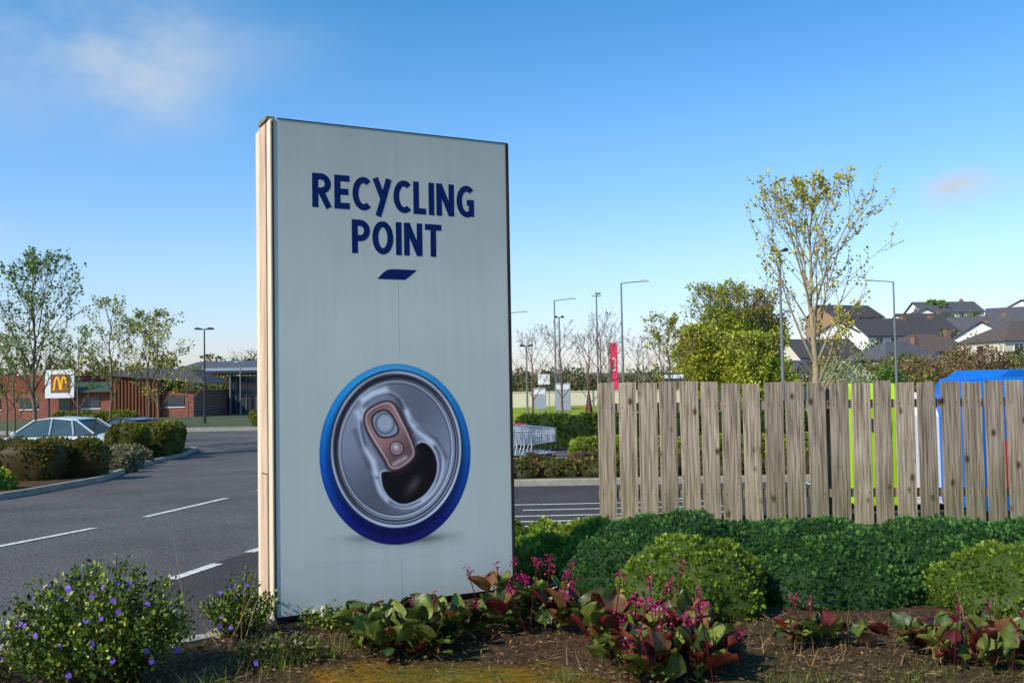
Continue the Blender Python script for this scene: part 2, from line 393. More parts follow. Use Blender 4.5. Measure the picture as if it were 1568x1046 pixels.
# ------------------------------------------------------------ bergenia
def make_leaf(nl=7, nw=5, width=.36, curl=.35, cup=.12):
    V = []
    for i in range(nl):
        s = i/(nl-1); w = width*(math.sin(math.pi*min(1, .06+s**.75*.94))**.6 if s < 1 else 0.02)
        if s < .18: w = .035
        for j in range(nw):
            t = -1+2*j/(nw-1)
            V.append((w*t, s*(1-.25*curl*s), -curl*s*s*.8+cup*t*t*(.3+s)+.03*math.sin(9*s+5*t)))
    F = [(i*nw+j, i*nw+j+1, (i+1)*nw+j+1, (i+1)*nw+j) for i in range(nl-1) for j in range(nw-1)]
    return np.array(V), np.array(F)
LV, LF = make_leaf()
def bergenia(name, spots, nflow, seed=0, reddish=.25, hscale=1.0, elmin=.15, brown=.12):
    parts = []
    r0 = random.Random(seed)
    for (x, y, n) in spots:
        az = rng.uniform(0, 2*np.pi, n); el = rng.uniform(elmin, 1.3, n)
        d = np.stack([np.cos(az)*np.cos(el), np.sin(az)*np.cos(el), np.sin(el)], -1)
        Pp = np.stack([x+rng.normal(0, .05, n), y+rng.normal(0, .05, n), .02+rng.uniform(0, .12, n)*hscale], -1)
        C = colmix(n, S(46, 68, 26, .8), S(118, 134, 54, .9), .25, S(92, 34, 30, .78), reddish)
        k = rng.random(n) < brown; C[k] = np.array(S(125, 88, 52, .75))
        R = frames(d, up=(0, 0, 1.8), jitter=.7)
        v, f, c = inst(LV, LF, Pp, R, rng.uniform(.07, .19, n)*hscale, C)
        tt = np.tile(np.abs(np.tile(np.linspace(-1, 1, 5), 7)), n)[:, None]
        c = np.where(tt < .1, c*1.4+.01, c); c = np.where(tt > .9, c*np.array([1.15, .8, .8]), c)
        c = c*(.8+.4*rng.random((len(c), 1)))
        parts.append((v, f, c))
    T5 = np.array([(0, 0, 0), (.5, .6, 0), (0, 1.1, .1), (-.5, .6, 0)])
    for _ in range(nflow):
        x, y, n = r0.choice(spots); x += r0.gauss(0, .1); y += r0.gauss(0, .07); h = r0.uniform(.18, .36)*hscale
        lx, ly = r0.gauss(0, .05), r0.gauss(0, .04)
        top = np.array([x+lx, y+ly, h]); pts = [np.array([x, y, .02]), np.array([x+lx*.4, y+ly*.4, h*.5]), top]
        cs = np.array([S(120, 38, 46, .7)])
        for a_, b_ in zip(pts[:-1], pts[1:]):
            w = .0035
            for o1, o2 in (((w, 0, 0), (-w, 0, 0)), ((0, w, 0), (0, -w, 0))):
                parts.append((np.array([a_+o1, a_+o2, b_+o2, b_+o1]), np.array([[0, 1, 2, 3]]), np.repeat(cs, 4, 0)))
        nf = r0.randint(8, 24)
        cen = top + rng.normal(size=(nf, 3))*np.array([.014, .014, .022])
        dd = nrm(cen-top+np.array([0, 0, .01])+rng.normal(size=(nf, 3))*.01)
        for _k in range(3):
            parts.append(inst(T5, F_LEAF, cen, frames(dd+rng.normal(size=(nf, 3))*.7), rng.uniform(.009, .014, nf), colmix(nf, S(160, 20, 84, .85), S(205, 42, 122, .9), .25)))
    V, F, C = merge(parts)
    return mesh_np(name, V, F, [M_LEATH], cols=C, smooth=False)
bergenia('bergenia_plant', [(-.95, 6.15, 28), (-.75, 6.0, 30), (-.55, 6.2, 28), (-.62, 5.85, 30), (-.85, 5.85, 28), (-.4, 6.05, 26), (-.3, 6.3, 22), (-.5, 5.75, 22), (-.75, 5.75, 18)], 3, 1, .06, 1.15, .15, .14)
bergenia('bergenia_plant', [(-.12, 6.75, 14), (.0, 6.5, 22), (.12, 6.65, 20), (.3, 6.6, 20), (.25, 6.3, 22), (-.1, 6.3, 16)], 14, 2, .16, 1.2, .3, .1)
bergenia('bergenia_plant', [(.45, 6.2, 20), (.6, 5.95, 28), (.75, 5.7, 28), (.95, 5.6, 28), (1.05, 5.85, 28), (.85, 6.05, 24), (.65, 5.5, 26), (1.1, 5.5, 26), (.5, 5.75, 22), (1.0, 6.2, 18), (.6, 5.3, 24), (.85, 5.3, 26), (1.0, 5.25, 22), (.7, 5.15, 20)], 24, 3, .34, 1.2, .4, .16)
bergenia('bergenia_plant', [(1.75, 5.95, 18), (1.9, 5.85, 18), (1.62, 5.8, 12)], 2, 4, .18, .9)
bergenia('bergenia_plant', [(2.3, 5.7, 22), (2.5, 5.8, 22), (2.75, 5.75, 24), (2.6, 5.5, 22), (2.35, 5.45, 20), (2.9, 5.6, 24), (3.1, 5.8, 20), (2.85, 5.35, 20), (2.5, 5.3, 16)], 7, 5, .36, .95, .3)

# ------------------------------------------------------------ periwinkle
def leafy_bush(name, cx, cy, rx, ry, rz, n, size, ca, cb, nflow, nstem=60, cc=None, pc=0):
    parts = []
    def stem(a, b, w, c):
        parts.append((np.array([a+[w,0,0], a-[w,0,0], b-[w*.5,0,0], b+[w*.5,0,0]]), np.array([[0,1,2,3]]), np.tile(c, (4, 1))))
        parts.append((np.array([a+[0,w,0], a-[0,w,0], b-[0,w*.5,0], b+[0,w*.5,0]]), np.array([[0,1,2,3]]), np.tile(c, (4, 1))))
    for i in range(nstem):
        az = rng.uniform(0, 6.28); ra = math.sqrt(rng.random())
        tip = np.array([cx+rx*ra*math.cos(az)*1.08, cy+ry*ra*math.sin(az)*1.08, rz*math.sqrt(max(.05, 1-.75*ra*ra))*rng.uniform(.6, 1.25)])
        root = np.array([cx+rx*.4*ra*math.cos(az), cy+ry*.4*ra*math.sin(az), 0])
        mid = (root+tip)/2 + np.array([0, 0, .08*rz])+rng.normal(0, .03, 3)
        c = np.array(S(95, 80, 50, .8)); stem(root, mid, .004, c); stem(mid, tip, .003, c)
        k = n//nstem; t = rng.beta(2.0, 1.1, k)[:, None]
        pp = np.where(t < .5, root+(mid-root)*t*2, mid+(tip-mid)*(t*2-1)) + rng.normal(0, .024, (k, 3))
        pp[:, 2] = np.maximum(pp[:, 2], .02)
        dd = rng.normal(size=(k, 3)) + np.array([0, 0, .7]) + nrm(tip-mid)*.8
        cl = colmix(k, ca, cb, .25, cc, pc)*(.6+.65*rng.random())
        parts.append(inst(T_LEAF*np.array([1.1, 1, 1]), F_LEAF, pp, frames(dd, up=(0,0,1.2)), size*rng.uniform(.5, 1.3, k), cl))
    for i in range(nflow):
        az = rng.uniform(0, 6.28); el = rng.uniform(.1, 1.3)
        c0 = np.array([cx+rx*math.cos(az)*math.cos(el), cy-abs(ry*math.sin(az)*math.cos(el)), rz*(.15+.85*math.sin(el))])
        nn = nrm((c0-np.array([cx, cy+.1, 0.1]))+np.array([0, -.3, .1])+rng.normal(0, .15, 3))
        a_ = nrm(np.cross(nn, [0, 0, 1])); b_ = np.cross(nn, a_); k = 5
        dd = np.array([a_*math.cos(q)+b_*math.sin(q) for q in np.arange(k)*2*np.pi/k])
        R = np.stack([np.cross(dd, nn), dd, np.tile(nn, (k, 1))], -1)
        parts.append(inst(np.array([(0,0,0), (.5,.7,0), (0,1,0), (-.5,.7,0)]), F_LEAF, np.tile(c0, (k, 1)), R, np.full(k, .016), colmix(k, S(104, 66, 175), S(130, 88, 205), .1)))
    V, F, C = merge(parts)
    return mesh_np(name, V, F, [M_LEATH], cols=C)
YV = dict(cc=S(180, 178, 60, .9), pc=.13)
leafy_bush('periwinkle_bush', -2.28, 5.4, .5, .42, .57, 11500, .031, S(46, 72, 26, .85), S(122, 142, 46, .92), 26, 230, **YV)
leafy_bush('periwinkle_bush', -1.78, 6.35, .2, .2, .34, 2400, .029, S(48, 74, 26, .8), S(124, 146, 48, .9), 10, 55, **YV)
leafy_bush('periwinkle_bush', -1.4, 5.75, .26, .22, .14, 1000, .028, S(60, 70, 30, .8), S(120, 130, 50, .8), 1, 40)
leafy_bush('periwinkle_bush', -2.95, 5.4, .25, .3, .2, 1000, .03, S(60, 70, 30, .8), S(120, 120, 50, .8), 1, 30)
leafy_bush('low_weed', -1.25, 6.5, .25, .12, .12, 500, .03, S(70, 90, 30, .8), S(150, 160, 50, .85), 0, 20)

def blades(name, spots, c1, c2):
    parts = []; T = np.array([(-.5, 0, 0), (.5, 0, 0), (.25, .6, .08), (-.25, .6, .08), (.05, 1, .3), (-.05, 1, .3)]); Fb = np.array([(0, 1, 2, 3), (3, 2, 4, 5)])
    for (x, y, r_, n, h) in spots:
        pp = np.stack([x+rng.normal(0, r_, n), y+rng.normal(0, r_*.8, n), np.zeros(n)], -1)
        dd = np.stack([rng.normal(0, .45, n), rng.normal(0, .45, n), np.ones(n)], -1)
        Sc = h*rng.uniform(.4, 1.2, n)
        Tn = T*np.array([.05 if h < .3 else .012, 1, 1])
        parts.append(inst(Tn, Fb, pp, frames(dd), Sc, colmix(n, c1, c2, .25)))
    V, F, C = merge(parts); return mesh_np(name, V, F, [M_FOL], cols=C)
blades('grass_tuft', [(1.65+i*.17, 5.2+.12*math.sin(i*2.1), .12, 50, .06) for i in range(14)] + [(.3, 5.35, .06, 160, .06), (1.5, 5.2, .12, 120, .07), (2.1, 5.2, .15, 150, .07), (-1.1, 5.9, .1, 70, .12), (-1.35, 5.6, .1, 100, .11), (-1.7, 5.3, .1, 120, .1)],
       S(85, 115, 38, .8), S(150, 160, 70, .8))
blades('dry_grass', [(-1.5, 5.35, .4, 90, .08), (1.5, 6.1, .3, 80, .1), (2.1, 6.1, .3, 80, .11), (.35, 5.9, .25, 60, .1), (2.0, 5.7, .3, 90, .1), (2.55, 5.6, .1, 10, .35), (3.1, 5.5, .15, 10, .3), (-2.0, 5.9, .3, 24, .3), (-1.75, 6.0, .12, 10, .75)],
       S(150, 118, 80, .8), S(190, 160, 112, .85))
n = 8500
pp = np.stack([rng.uniform(-3.2, 4.2, n), rng.uniform(4.7, 6.6, n), rng.uniform(.012, .035, n)], -1)
okm = ~((np.abs(pp[:, 0]+.35) < .75) & (pp[:, 1] < 5.55) & (rng.random(n) < .8)) & inside(pp[:, 0], pp[:, 1], bedpoly); pp = pp[okm]; n = len(pp)
dd = np.stack([rng.normal(size=n), rng.normal(size=n), rng.normal(0, .2, n)], -1)
v, f, c = inst(T_LEAF*np.array([.8, 1, 1]), F_LEAF, pp, frames(dd, up=(0, 0, 2)), rng.uniform(.012, .042, n), colmix(n, S(70, 50, 36, .75), S(165, 126, 88, .8), .25))
n = 2400
pp = np.stack([rng.uniform(-3.2, 4.2, n), rng.uniform(4.7, 6.6, n), rng.uniform(.02, .05, n)], -1); pp = pp[inside(pp[:, 0], pp[:, 1], bedpoly)]; n = len(pp)
dd = np.stack([rng.normal(size=n), rng.normal(size=n), rng.normal(0, .25, n)], -1)
v2, f2, c2 = inst(T_LEAF*np.array([.08, 1, 1]), F_LEAF, pp, frames(dd, up=(0, 0, 2)), rng.uniform(.04, .13, n), colmix(n, S(100, 74, 52, .75), S(190, 158, 116, .8), .25))
V, F, C = merge([(v, f, c), (v2, f2, c2)]); mesh_np('bark_mulch', V, F, [M_FOL], cols=C)

# ------------------------------------------------------------ SIGN
ANG = math.atan2(.466, .885)
sign = empty('recycling_point_sign', (-1.613, 6.63, 0), ANG)
W_, T_, Z0, Z1 = 1.806, .42, .05, 3.43
PAN = (.70, .705, .615)
def panel_mat():
    m, nt, N, L, P = new_mat('sign_panel')
    tc = N.new('ShaderNodeTexCoord')
    mp = N.new('ShaderNodeMapping'); mp.inputs['Scale'].default_value = (9, 9, .5); L.new(tc.outputs['Object'], mp.inputs[0])
    n1 = N.new('ShaderNodeTexNoise'); n1.inputs['Scale'].default_value = 2.0; n1.inputs['Detail'].default_value = 6; L.new(mp.outputs[0], n1.inputs['Vector'])
    n2 = N.new('ShaderNodeTexNoise'); n2.inputs['Scale'].default_value = 1.2; n2.inputs['Detail'].default_value = 4; L.new(tc.outputs['Object'], n2.inputs['Vector'])
    mr = N.new('ShaderNodeMapRange'); mr.inputs[1].default_value = .35; mr.inputs[2].default_value = .65; mr.inputs[3].default_value = .97; mr.inputs[4].default_value = 1.01; L.new(n1.outputs['Fac'], mr.inputs[0])
    mr2 = N.new('ShaderNodeMapRange'); mr2.inputs[1].default_value = .3; mr2.inputs[2].default_value = .7; mr2.inputs[3].default_value = .93; mr2.inputs[4].default_value = 1.04; L.new(n2.outputs['Fac'], mr2.inputs[0])
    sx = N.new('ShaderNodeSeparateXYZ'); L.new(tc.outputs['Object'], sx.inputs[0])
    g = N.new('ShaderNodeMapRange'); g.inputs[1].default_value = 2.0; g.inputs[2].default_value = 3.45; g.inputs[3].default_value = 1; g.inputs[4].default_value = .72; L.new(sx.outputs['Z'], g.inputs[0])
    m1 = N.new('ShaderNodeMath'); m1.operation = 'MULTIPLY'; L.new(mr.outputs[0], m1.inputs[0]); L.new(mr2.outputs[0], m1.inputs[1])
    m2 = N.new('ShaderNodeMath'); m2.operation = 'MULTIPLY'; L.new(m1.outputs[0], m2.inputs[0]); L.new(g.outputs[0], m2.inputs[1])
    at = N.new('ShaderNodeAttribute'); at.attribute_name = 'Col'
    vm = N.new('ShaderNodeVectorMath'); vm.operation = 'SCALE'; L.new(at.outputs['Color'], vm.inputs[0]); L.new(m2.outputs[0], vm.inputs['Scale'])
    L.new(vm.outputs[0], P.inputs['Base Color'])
    P.inputs['Roughness'].default_value = .5; P.inputs['Specular IOR Level'].default_value = .2
    return m
M_PANEL = panel_mat()
M_SIDE = mat('weathered_side_cladding', S(215, 182, 155, .85), .7, var=.28, scale=3, bump=.2, bscale=20, stretch=(6, 6, .8))
M_SIDE2 = mat('aged_cream_trim', S(232, 212, 182, .9), .6, var=.16, scale=3, stretch=(6, 6, .8))
M_TRIM = mat('dark_metal_trim', S(70, 65, 62, .7), .5, metal=.4, var=.4, scale=4, stretch=(4, 4, 1))
M_GALV = mat('galvanised_steel', S(150, 152, 150, .7), .5, metal=.6, var=.2, scale=10)
M_MOSS = mat('mossy_wood_cap', S(150, 135, 95, .7), .9, var=.4, scale=20)
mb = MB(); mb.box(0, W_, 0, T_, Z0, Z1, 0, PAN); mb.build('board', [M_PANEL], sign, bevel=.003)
mb = MB()
mb.box(-.016, -.001, .004, .10, Z0-.02, Z1-.005, 1); mb.box(-.022, -.001, .118, .30, 1.0, Z1-.01, 0); mb.box(-.026, -.001, .118, .30, Z0-.02, .99, 0)
mb.box(-.016, -.001, .318, T_, Z0-.02, Z1-.01, 1); mb.box(-.006, -.0005, .0, T_, Z0, Z1-.02, 2)
mb.build('side_cladding', [M_SIDE, M_SIDE2, M_TRIM], sign, bevel=.003)
mb = MB(); mb.box(-.03, .03, .05, .28, Z1+.001, Z1+.026, 0); mb.box(.031, W_+.004, -.004, T_+.004, Z1+.001, Z1+.006, 1)
mb.build('top_cap', [M_MOSS, M_TRIM], sign, bevel=.002)
mb = MB(); mb.box(W_-.014, W_+.0005, -.008, -.001, Z0, Z1, 0); mb.box(W_+.001, W_+.010, -.008, T_, Z0, Z1, 0); mb.box(.0, .006, -.005, -.001, Z0, Z1, 0)
mb.build('edge_trim', [M_TRIM], sign)
mb = MB(); mb.box(.9, .9012, -.0008, -.0003, 1.78, 2.33, 0); mb.box(.9, .9012, -.0008, -.0003, 3.1, Z1-.02, 0); mb.box(.9, .9012, -.0008, -.0003, Z0+.02, .34, 0); mb.build('panel_seam', [mat('seam', (.52, .53, .50), .6)], sign)
mb = MB()
mb.prism([(-.06, -.06), (.12, -.06), (.05, .06), (.0, .06)], .06, .2, 'y', 0)
mb.prism([(W_-.18, -.06), (W_, -.06), (W_-.05, .06), (W_-.1, .06)], .06, .2, 'y', 0)
mb.box(.02, W_-.02, .02, .28, .02, .048, 1)
mb.build('base_feet', [M_GALV, M_TRIM], sign, bevel=.005)
mb = MB(); mb.box(.30, .335, -.06, -.02, 0, .09, 0); mb.box(.305, .33, -.055, -.025, .09, .1, 0)
mb.build('cable_stub', [mat('white_plastic', (.6, .6, .58), .5)], sign, bevel=.004)

def arc(cx, cy, rx, ry, a0, a1, n=14):
    return [(cx+rx*math.cos(math.radians(a0+(a1-a0)*i/n)), cy+ry*math.sin(math.radians(a0+(a1-a0)*i/n))) for i in range(n+1)]
t = .185; e_ = t/2
G = {
 'R': (.58, [[(e_, 0), (e_, 1)], [(e_, 1-e_)]+arc(.27, .70, .20, .30-e_, 90, -90)+[(e_, .40+e_)], [(.27, .46), (.5, 0)]]),
 'E': (.47, [[(e_, 0), (e_, 1)], [(e_, 1-e_), (.47, 1-e_)], [(e_, .51), (.43, .51)], [(e_, e_), (.47, e_)]]),
 'C': (.56, [arc(.345, .5, .345-e_, .5-e_, 52, 308, 26)]),
 'Y': (.56, [[(.50, 1), (.42, .72), (.24, .12), (.15, -.14)], [(.07, 1), (.30, .42)]]),
 'L': (.42, [[(e_, 1), (e_, e_), (.42, e_)]]),
 'I': (.175, [[(e_, 0), (e_, 1)]]),
 'N': (.60, [[(e_, 0), (e_, 1)], [(.60-e_, 0), (.60-e_, 1)], [(e_+.005, .98), (.6-e_-.005, .02)]]),
 'G': (.60, [arc(.35, .5, .35-e_, .5-e_, 50, 300, 26), [(.35, .47), (.6-e_, .47), (.6-e_, .03)]]),
 'P': (.55, [[(e_, 0), (e_, 1)], [(e_, 1-e_)]+arc(.26, .68, .21, .32-e_, 90, -90)+[(e_, .36+e_)]]),
 'O': (.66, [arc(.33, .5, .33-e_, .5-e_, 90, 451, 36)]),
 'T': (.55, [[(0, 1-e_), (.55, 1-e_)], [(.275, 1-e_), (.275, 0)]]),
}
def stroke(mb, pts, w, dep, m=0):
    pts = [Vector(p) for p in pts]; n = len(pts); Lf = []; Rt = []
    for i in range(n):
        d1 = (pts[i]-pts[i-1]).normalized() if i > 0 else (pts[1]-pts[0]).normalized()
        d2 = (pts[i+1]-pts[i]).normalized() if i < n-1 else d1
        n1 = Vector((-d1.y, d1.x)); n2 = Vector((-d2.y, d2.x)); nn = n1+n2; nn = nn/max(.5, nn.length_squared/2)
        Lf.append(pts[i]+nn*w/2); Rt.append(pts[i]-nn*w/2)
    vs = [(p.x, -dep, p.y) for p in Lf]+[(p.x, -dep, p.y) for p in Rt]
    mb.add(vs, [(i, i+1, n+i+1, n+i) for i in range(n-1)], m)
def text(word, uc, z, cap, width):
    tot = sum(G[c][0] for c in word); k = width/cap; gap = (k-tot)/(len(word)-1)
    mb = MB(); x = uc-width/2; i = 0
    for ch in word:
        w, sts = G[ch]
        for s_ in sts:
            i += 1; stroke(mb, [(x+p[0]*cap, z+p[1]*cap) for p in s_], t*cap, .0007+.0001*(i % 5))
        x += (w+gap)*cap
    return mb
M_NAVY = mat('navy_lettering', S(14, 44, 108, .75), .6, var=.05, spec=.1)
text('RECYCLING', .896, 2.838, .24, 1.245).build('lettering_recycling', [M_NAVY], sign, fixn=False)
text('POINT', .9025, 2.53, .24, .69).build('lettering_point', [M_NAVY], sign, fixn=False)
mb = MB(); mb.add([(p[0], -.0007, p[1]) for p in [(.7435, 2.352), (.957, 2.352), (1.0, 2.385), (1.05, 2.427), (.86, 2.427), (.82, 2.42), (.79, 2.4)]], [tuple(range(7))]); mb.build('dash_logo', [M_NAVY], sign, fixn=False)

# can artwork (flat print on the board, drawn in artwork units)
gu = np.linspace(.2, 1.58, 420); gz = np.linspace(.36, 1.80, 440)
GU, GZ2 = np.meshgrid(gu, gz)
Dp = 6.63+.466*GU; kx = (-1.613+.885*GU)/Dp
xd = 784+1500*kx; yd = 585-1500*(GZ2-1.6)/Dp
AX = xd+.0175*(yd-523); AY = yd-.0175*(xd-784)
def ss(a, b, v): q = np.clip((v-a)/(b-a), 0, 1); return q*q*(3-2*q)
def c8(r_, g_, b_): return np.array(S(r_, g_, b_))
def sdpoly(x, y, poly):
    d = np.full(x.shape, 1e9); n = len(poly)
    for i in range(n):
        x0, y0 = poly[i-1]; x1, y1 = poly[i]; ex, ey = x1-x0, y1-y0
        tt = np.clip(((x-x0)*ex+(y-y0)*ey)/(ex*ex+ey*ey), 0, 1)
        d = np.minimum(d, np.hypot(x-x0-tt*ex, y-y0-tt*ey))
    return np.where(inside(x, y, poly), -d, d)
def sdline(x, y, pts):
    d = np.full(x.shape, 1e9)
    for i in range(1, len(pts)):
        x0, y0 = pts[i-1]; x1, y1 = pts[i]; ex, ey = x1-x0, y1-y0
        tt = np.clip(((x-x0)*ex+(y-y0)*ey)/(ex*ex+ey*ey), 0, 1)
        d = np.minimum(d, np.hypot(x-x0-tt*ex, y-y0-tt*ey))
    return d
def chaikin(p, k=2):
    for _ in range(k):
        q = []; n = len(p)
        for i in range(n):
            a, b = p[i], p[(i+1) % n]; q += [(a[0]*.75+b[0]*.25, a[1]*.75+b[1]*.25), (a[0]*.25+b[0]*.75, a[1]*.25+b[1]*.75)]
        p = q
    return p
PK = 1.22
img = np.zeros(GU.shape+(3,)) + np.array(PAN)
def over(col, a):
    global img
    a = np.clip(a, 0, 1)[..., None]; img = img*(1-a)+np.asarray(col)*PK*a
shd = np.exp(-(((AX-655)/38)**2+((AY-822+(AX-655)*.12)/6)**2))*.7 + np.exp(-(((AX-556)/24)**2+((AY-822)/5)**2))*.45 + np.exp(-(((AX-610)/80)**2+((AY-826)/9)**2))*.35
over(np.array(PAN)*.22, shd)
ra = np.hypot((AX-605.5)/115.5, (AY-694.5)/137.5)
vy = np.clip((AY-557)/275, 0, 1)[..., None]; hx = np.clip((AX-490)/231, 0, 1)[..., None]
stops = np.array([0, .12, .35, .6, .85, 1.0]); cc_ = np.array([c8(70, 165, 212), c8(45, 152, 208), c8(28, 122, 192), c8(16, 80, 165), c8(24, 34, 118), c8(26, 20, 88)])
blue = np.stack([np.interp(vy[..., 0], stops, cc_[:, i]) for i in range(3)], -1)
blue = blue*(1.1-.35*hx)*(1-.5*np.exp(-((ra-.87)/.05)**2))[..., None]*(1+.25*np.exp(-((ra-.95)/.02)**2))[..., None]
over(blue, ss(1.006, .994, ra))
rr = np.hypot((AX-607)/100.5, (AY-687)/120); th = np.arctan2((AY-687)/120, (AX-607)/100.5)
UL = .5+.5*np.cos(th+2.35)
over(c8(30, 30, 48), ss(1.02, 1.0, rr))
over(c8(150, 152, 168)*(.5+.6*(1-UL)+.45*np.cos(3*th+1)**2)[..., None], ss(1.0, .985, rr))
over(c8(230, 232, 240), ss(.012, .004, np.abs(rr-.975))*(.35+.65*(1-UL)))
over(c8(48, 46, 58), ss(.958, .945, rr))
lo = (1-UL)
over(c8(168, 169, 183)*(.2+1.0*lo**1.2)[..., None], ss(.94, .925, rr)*np.clip(.1+lo*1.25, 0, 1))
over(c8(45, 38, 46), ss(.020, .006, np.abs(rr-.905-.015*UL))*.95)
plate = c8(152, 152, 166)*(.78+.30*np.cos(2*th-.9)+.12*(AX-AY+80)/200)[..., None]
over(np.clip(plate, .02, 1), ss(.885, .872, rr))
over(c8(228, 229, 238), ss(.012, .003, np.abs(rr-.855))*(.25+.7*lo))
over(c8(85, 85, 98), ss(.012, .003, np.abs(rr-.828))*.7)
rec = chaikin([(549, 640), (556, 614), (588, 598), (612, 606), (628, 640), (655, 668), (677, 690), (678, 725), (660, 758), (625, 779), (592, 768), (577, 742), (572, 705), (556, 680)], 3)
dr = sdpoly(AX, AY, rec)
over(c8(140, 139, 154), ss(1, -1, dr)*.6)
over(c8(214, 214, 224), ss(3.2, .5, np.abs(dr-1.5))*(.25+.7*np.clip(np.sin(th*1.5+.6), 0, 1)))
over(c8(68, 66, 80), ss(3, .5, np.abs(dr+3))*.6)
for pts, wd, al in [([(556, 612), (572, 602), (590, 597)], 5, .9), ([(548, 632), (553, 640), (556, 628)], 5, .65), ([(622, 630), (628, 648), (645, 663), (662, 678)], 4.5, .95), ([(560, 688), (572, 705), (577, 725)], 4.5, .9), ([(578, 735), (584, 752), (594, 764)], 3, .8), ([(664, 740), (648, 764)], 3, .7)]:
    d = sdline(AX, AY, pts); over(c8(232, 232, 240), np.exp(-(d/wd)**2)*al)
for pts, wd, al in [([(545, 660), (556, 690), (566, 715)], 5, .55), ([(610, 612), (618, 635), (630, 660)], 4, .6), ([(640, 655), (668, 672), (684, 700)], 4, .55)]:
    d = sdline(AX, AY, pts); over(c8(66, 66, 78), np.exp(-(d/wd)**2)*al)
hole = chaikin([(585, 734), (584, 720), (606, 722), (626, 705), (636, 682), (648, 675), (663, 686), (671, 708), (668, 732), (654, 755), (635, 767), (616, 772), (599, 763), (588, 748)], 2)
dh = sdpoly(AX, AY, hole)
over(c8(205, 205, 216), ss(4.5, 1.5, dh)*.75)
over(c8(20, 16, 20), ss(1, -1, dh))
over(c8(105, 86, 82), np.exp(-(((AX-632)+(AY-745)*.5)/7)**2-((AY-742)/12)**2)*.6*ss(0, -4, dh))
tab = chaikin([(556, 646), (558, 628), (586, 612), (603, 614), (613, 632), (638, 682), (638, 702), (612, 721), (595, 720), (589, 704), (565, 668)], 2)
dt_ = sdpoly(AX, AY, tab)
over(c8(40, 28, 32), ss(6, 0, sdpoly(AX-3, AY-4, tab))*.7)
over(c8(80, 48, 50), ss(1, -.5, dt_))
over(c8(172, 126, 122)*(.8+.35*np.cos((AX+AY)/22))[..., None], ss(-1.5, -3, dt_))
over(c8(228, 196, 190), ss(2, .3, np.abs(dt_+4.5))*.6)
ring = chaikin([(568, 648), (570, 634), (588, 625), (600, 631), (613, 655), (610, 666), (592, 672), (578, 668)], 2)
dg = sdpoly(AX, AY, ring)
over(c8(62, 38, 42), ss(1, -.5, dg)); over(c8(160, 160, 172), ss(-2, -3.5, dg))
dci = np.hypot((AX-590)/1.0, (AY-648)/1.1)
over(c8(90, 88, 100), ss(2, .5, np.abs(dci-14))*.8); over(c8(198, 198, 208), ss(12, 8, dci)*.6)
rv = np.hypot(AX-608, AY-686)
over(c8(60, 38, 42), ss(12, 10.5, rv)); over(c8(190, 152, 148), ss(10, 8.5, rv)); over(c8(235, 225, 225), np.exp(-(np.hypot(AX-606, AY-683)/4)**2)); over(c8(60, 50, 55), ss(2.2, 1, np.abs(rv-6))*.4)
over(c8(215, 190, 188), np.exp(-(sdline(AX, AY, [(604, 710), (622, 700)])/3)**2)*.7)
V = np.stack([GU, np.full(GU.shape, -.0003), GZ2], -1).reshape(-1, 3)
idx = np.arange(GU.size).reshape(GU.shape); F = np.stack([idx[:-1,:-1], idx[:-1,1:], idx[1:,1:], idx[1:,:-1]], -1).reshape(-1, 4)
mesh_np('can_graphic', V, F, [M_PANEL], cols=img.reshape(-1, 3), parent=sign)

# ------------------------------------------------------------ FENCE
m, nt, N, L, P = new_mat('weathered_wood')
geo = N.new('ShaderNodeTexCoord'); at = N.new('ShaderNodeAttribute'); at.attribute_name = 'Col'
sep = N.new('ShaderNodeSeparateColor'); L.new(at.outputs['Color'], sep.inputs[0])
addv = N.new('ShaderNodeCombineXYZ'); mm_ = N.new('ShaderNodeMath'); mm_.operation = 'MULTIPLY'; mm_.inputs[1].default_value = 37
L.new(sep.outputs[1], mm_.inputs[0]); L.new(mm_.outputs[0], addv.inputs[2]); L.new(mm_.outputs[0], addv.inputs[0])
va = N.new('ShaderNodeVectorMath'); L.new(geo.outputs['Object'], va.inputs[0]); L.new(addv.outputs[0], va.inputs[1])
mp = N.new('ShaderNodeMapping'); mp.inputs['Scale'].default_value = (36, 36, 1.3); L.new(va.outputs[0], mp.inputs[0])
n1 = N.new('ShaderNodeTexNoise'); n1.inputs['Scale'].default_value = 1.6; n1.inputs['Detail'].default_value = 8; n1.inputs['Distortion'].default_value = .5; L.new(mp.outputs[0], n1.inputs['Vector'])
r = N.new('ShaderNodeValToRGB'); r.color_ramp.elements[0].position = .30; r.color_ramp.elements[1].position = .66
r.color_ramp.elements[0].color = (*S(108, 92, 76, .75), 1); r.color_ramp.elements[1].color = (*S(200, 182, 160, .85), 1)
L.new(n1.outputs['Fac'], r.inputs['Fac'])
mpk = N.new('ShaderNodeMapping'); mpk.inputs['Scale'].default_value = (5.5, 0.5, 3.4); L.new(va.outputs[0], mpk.inputs[0])
vo = N.new('ShaderNodeTexVoronoi'); vo.inputs['Scale'].default_value = 1.0; L.new(mpk.outputs[0], vo.inputs['Vector'])
kr = N.new('ShaderNodeValToRGB'); kr.color_ramp.elements[0].position = .07; kr.color_ramp.elements[1].position = .19; kr.color_ramp.elements[0].color = (.22, .15, .11, 1); kr.color_ramp.elements[1].color = (1, 1, 1, 1)
L.new(vo.outputs['Distance'], kr.inputs['Fac'])
mx = N.new('ShaderNodeMix'); mx.data_type = 'RGBA'; mx.blend_type = 'MULTIPLY'; mx.inputs[0].default_value = 1; L.new(r.outputs[0], mx.inputs[6]); L.new(kr.outputs[0], mx.inputs[7])
sx = N.new('ShaderNodeSeparateXYZ'); L.new(geo.outputs['Object'], sx.inputs[0])
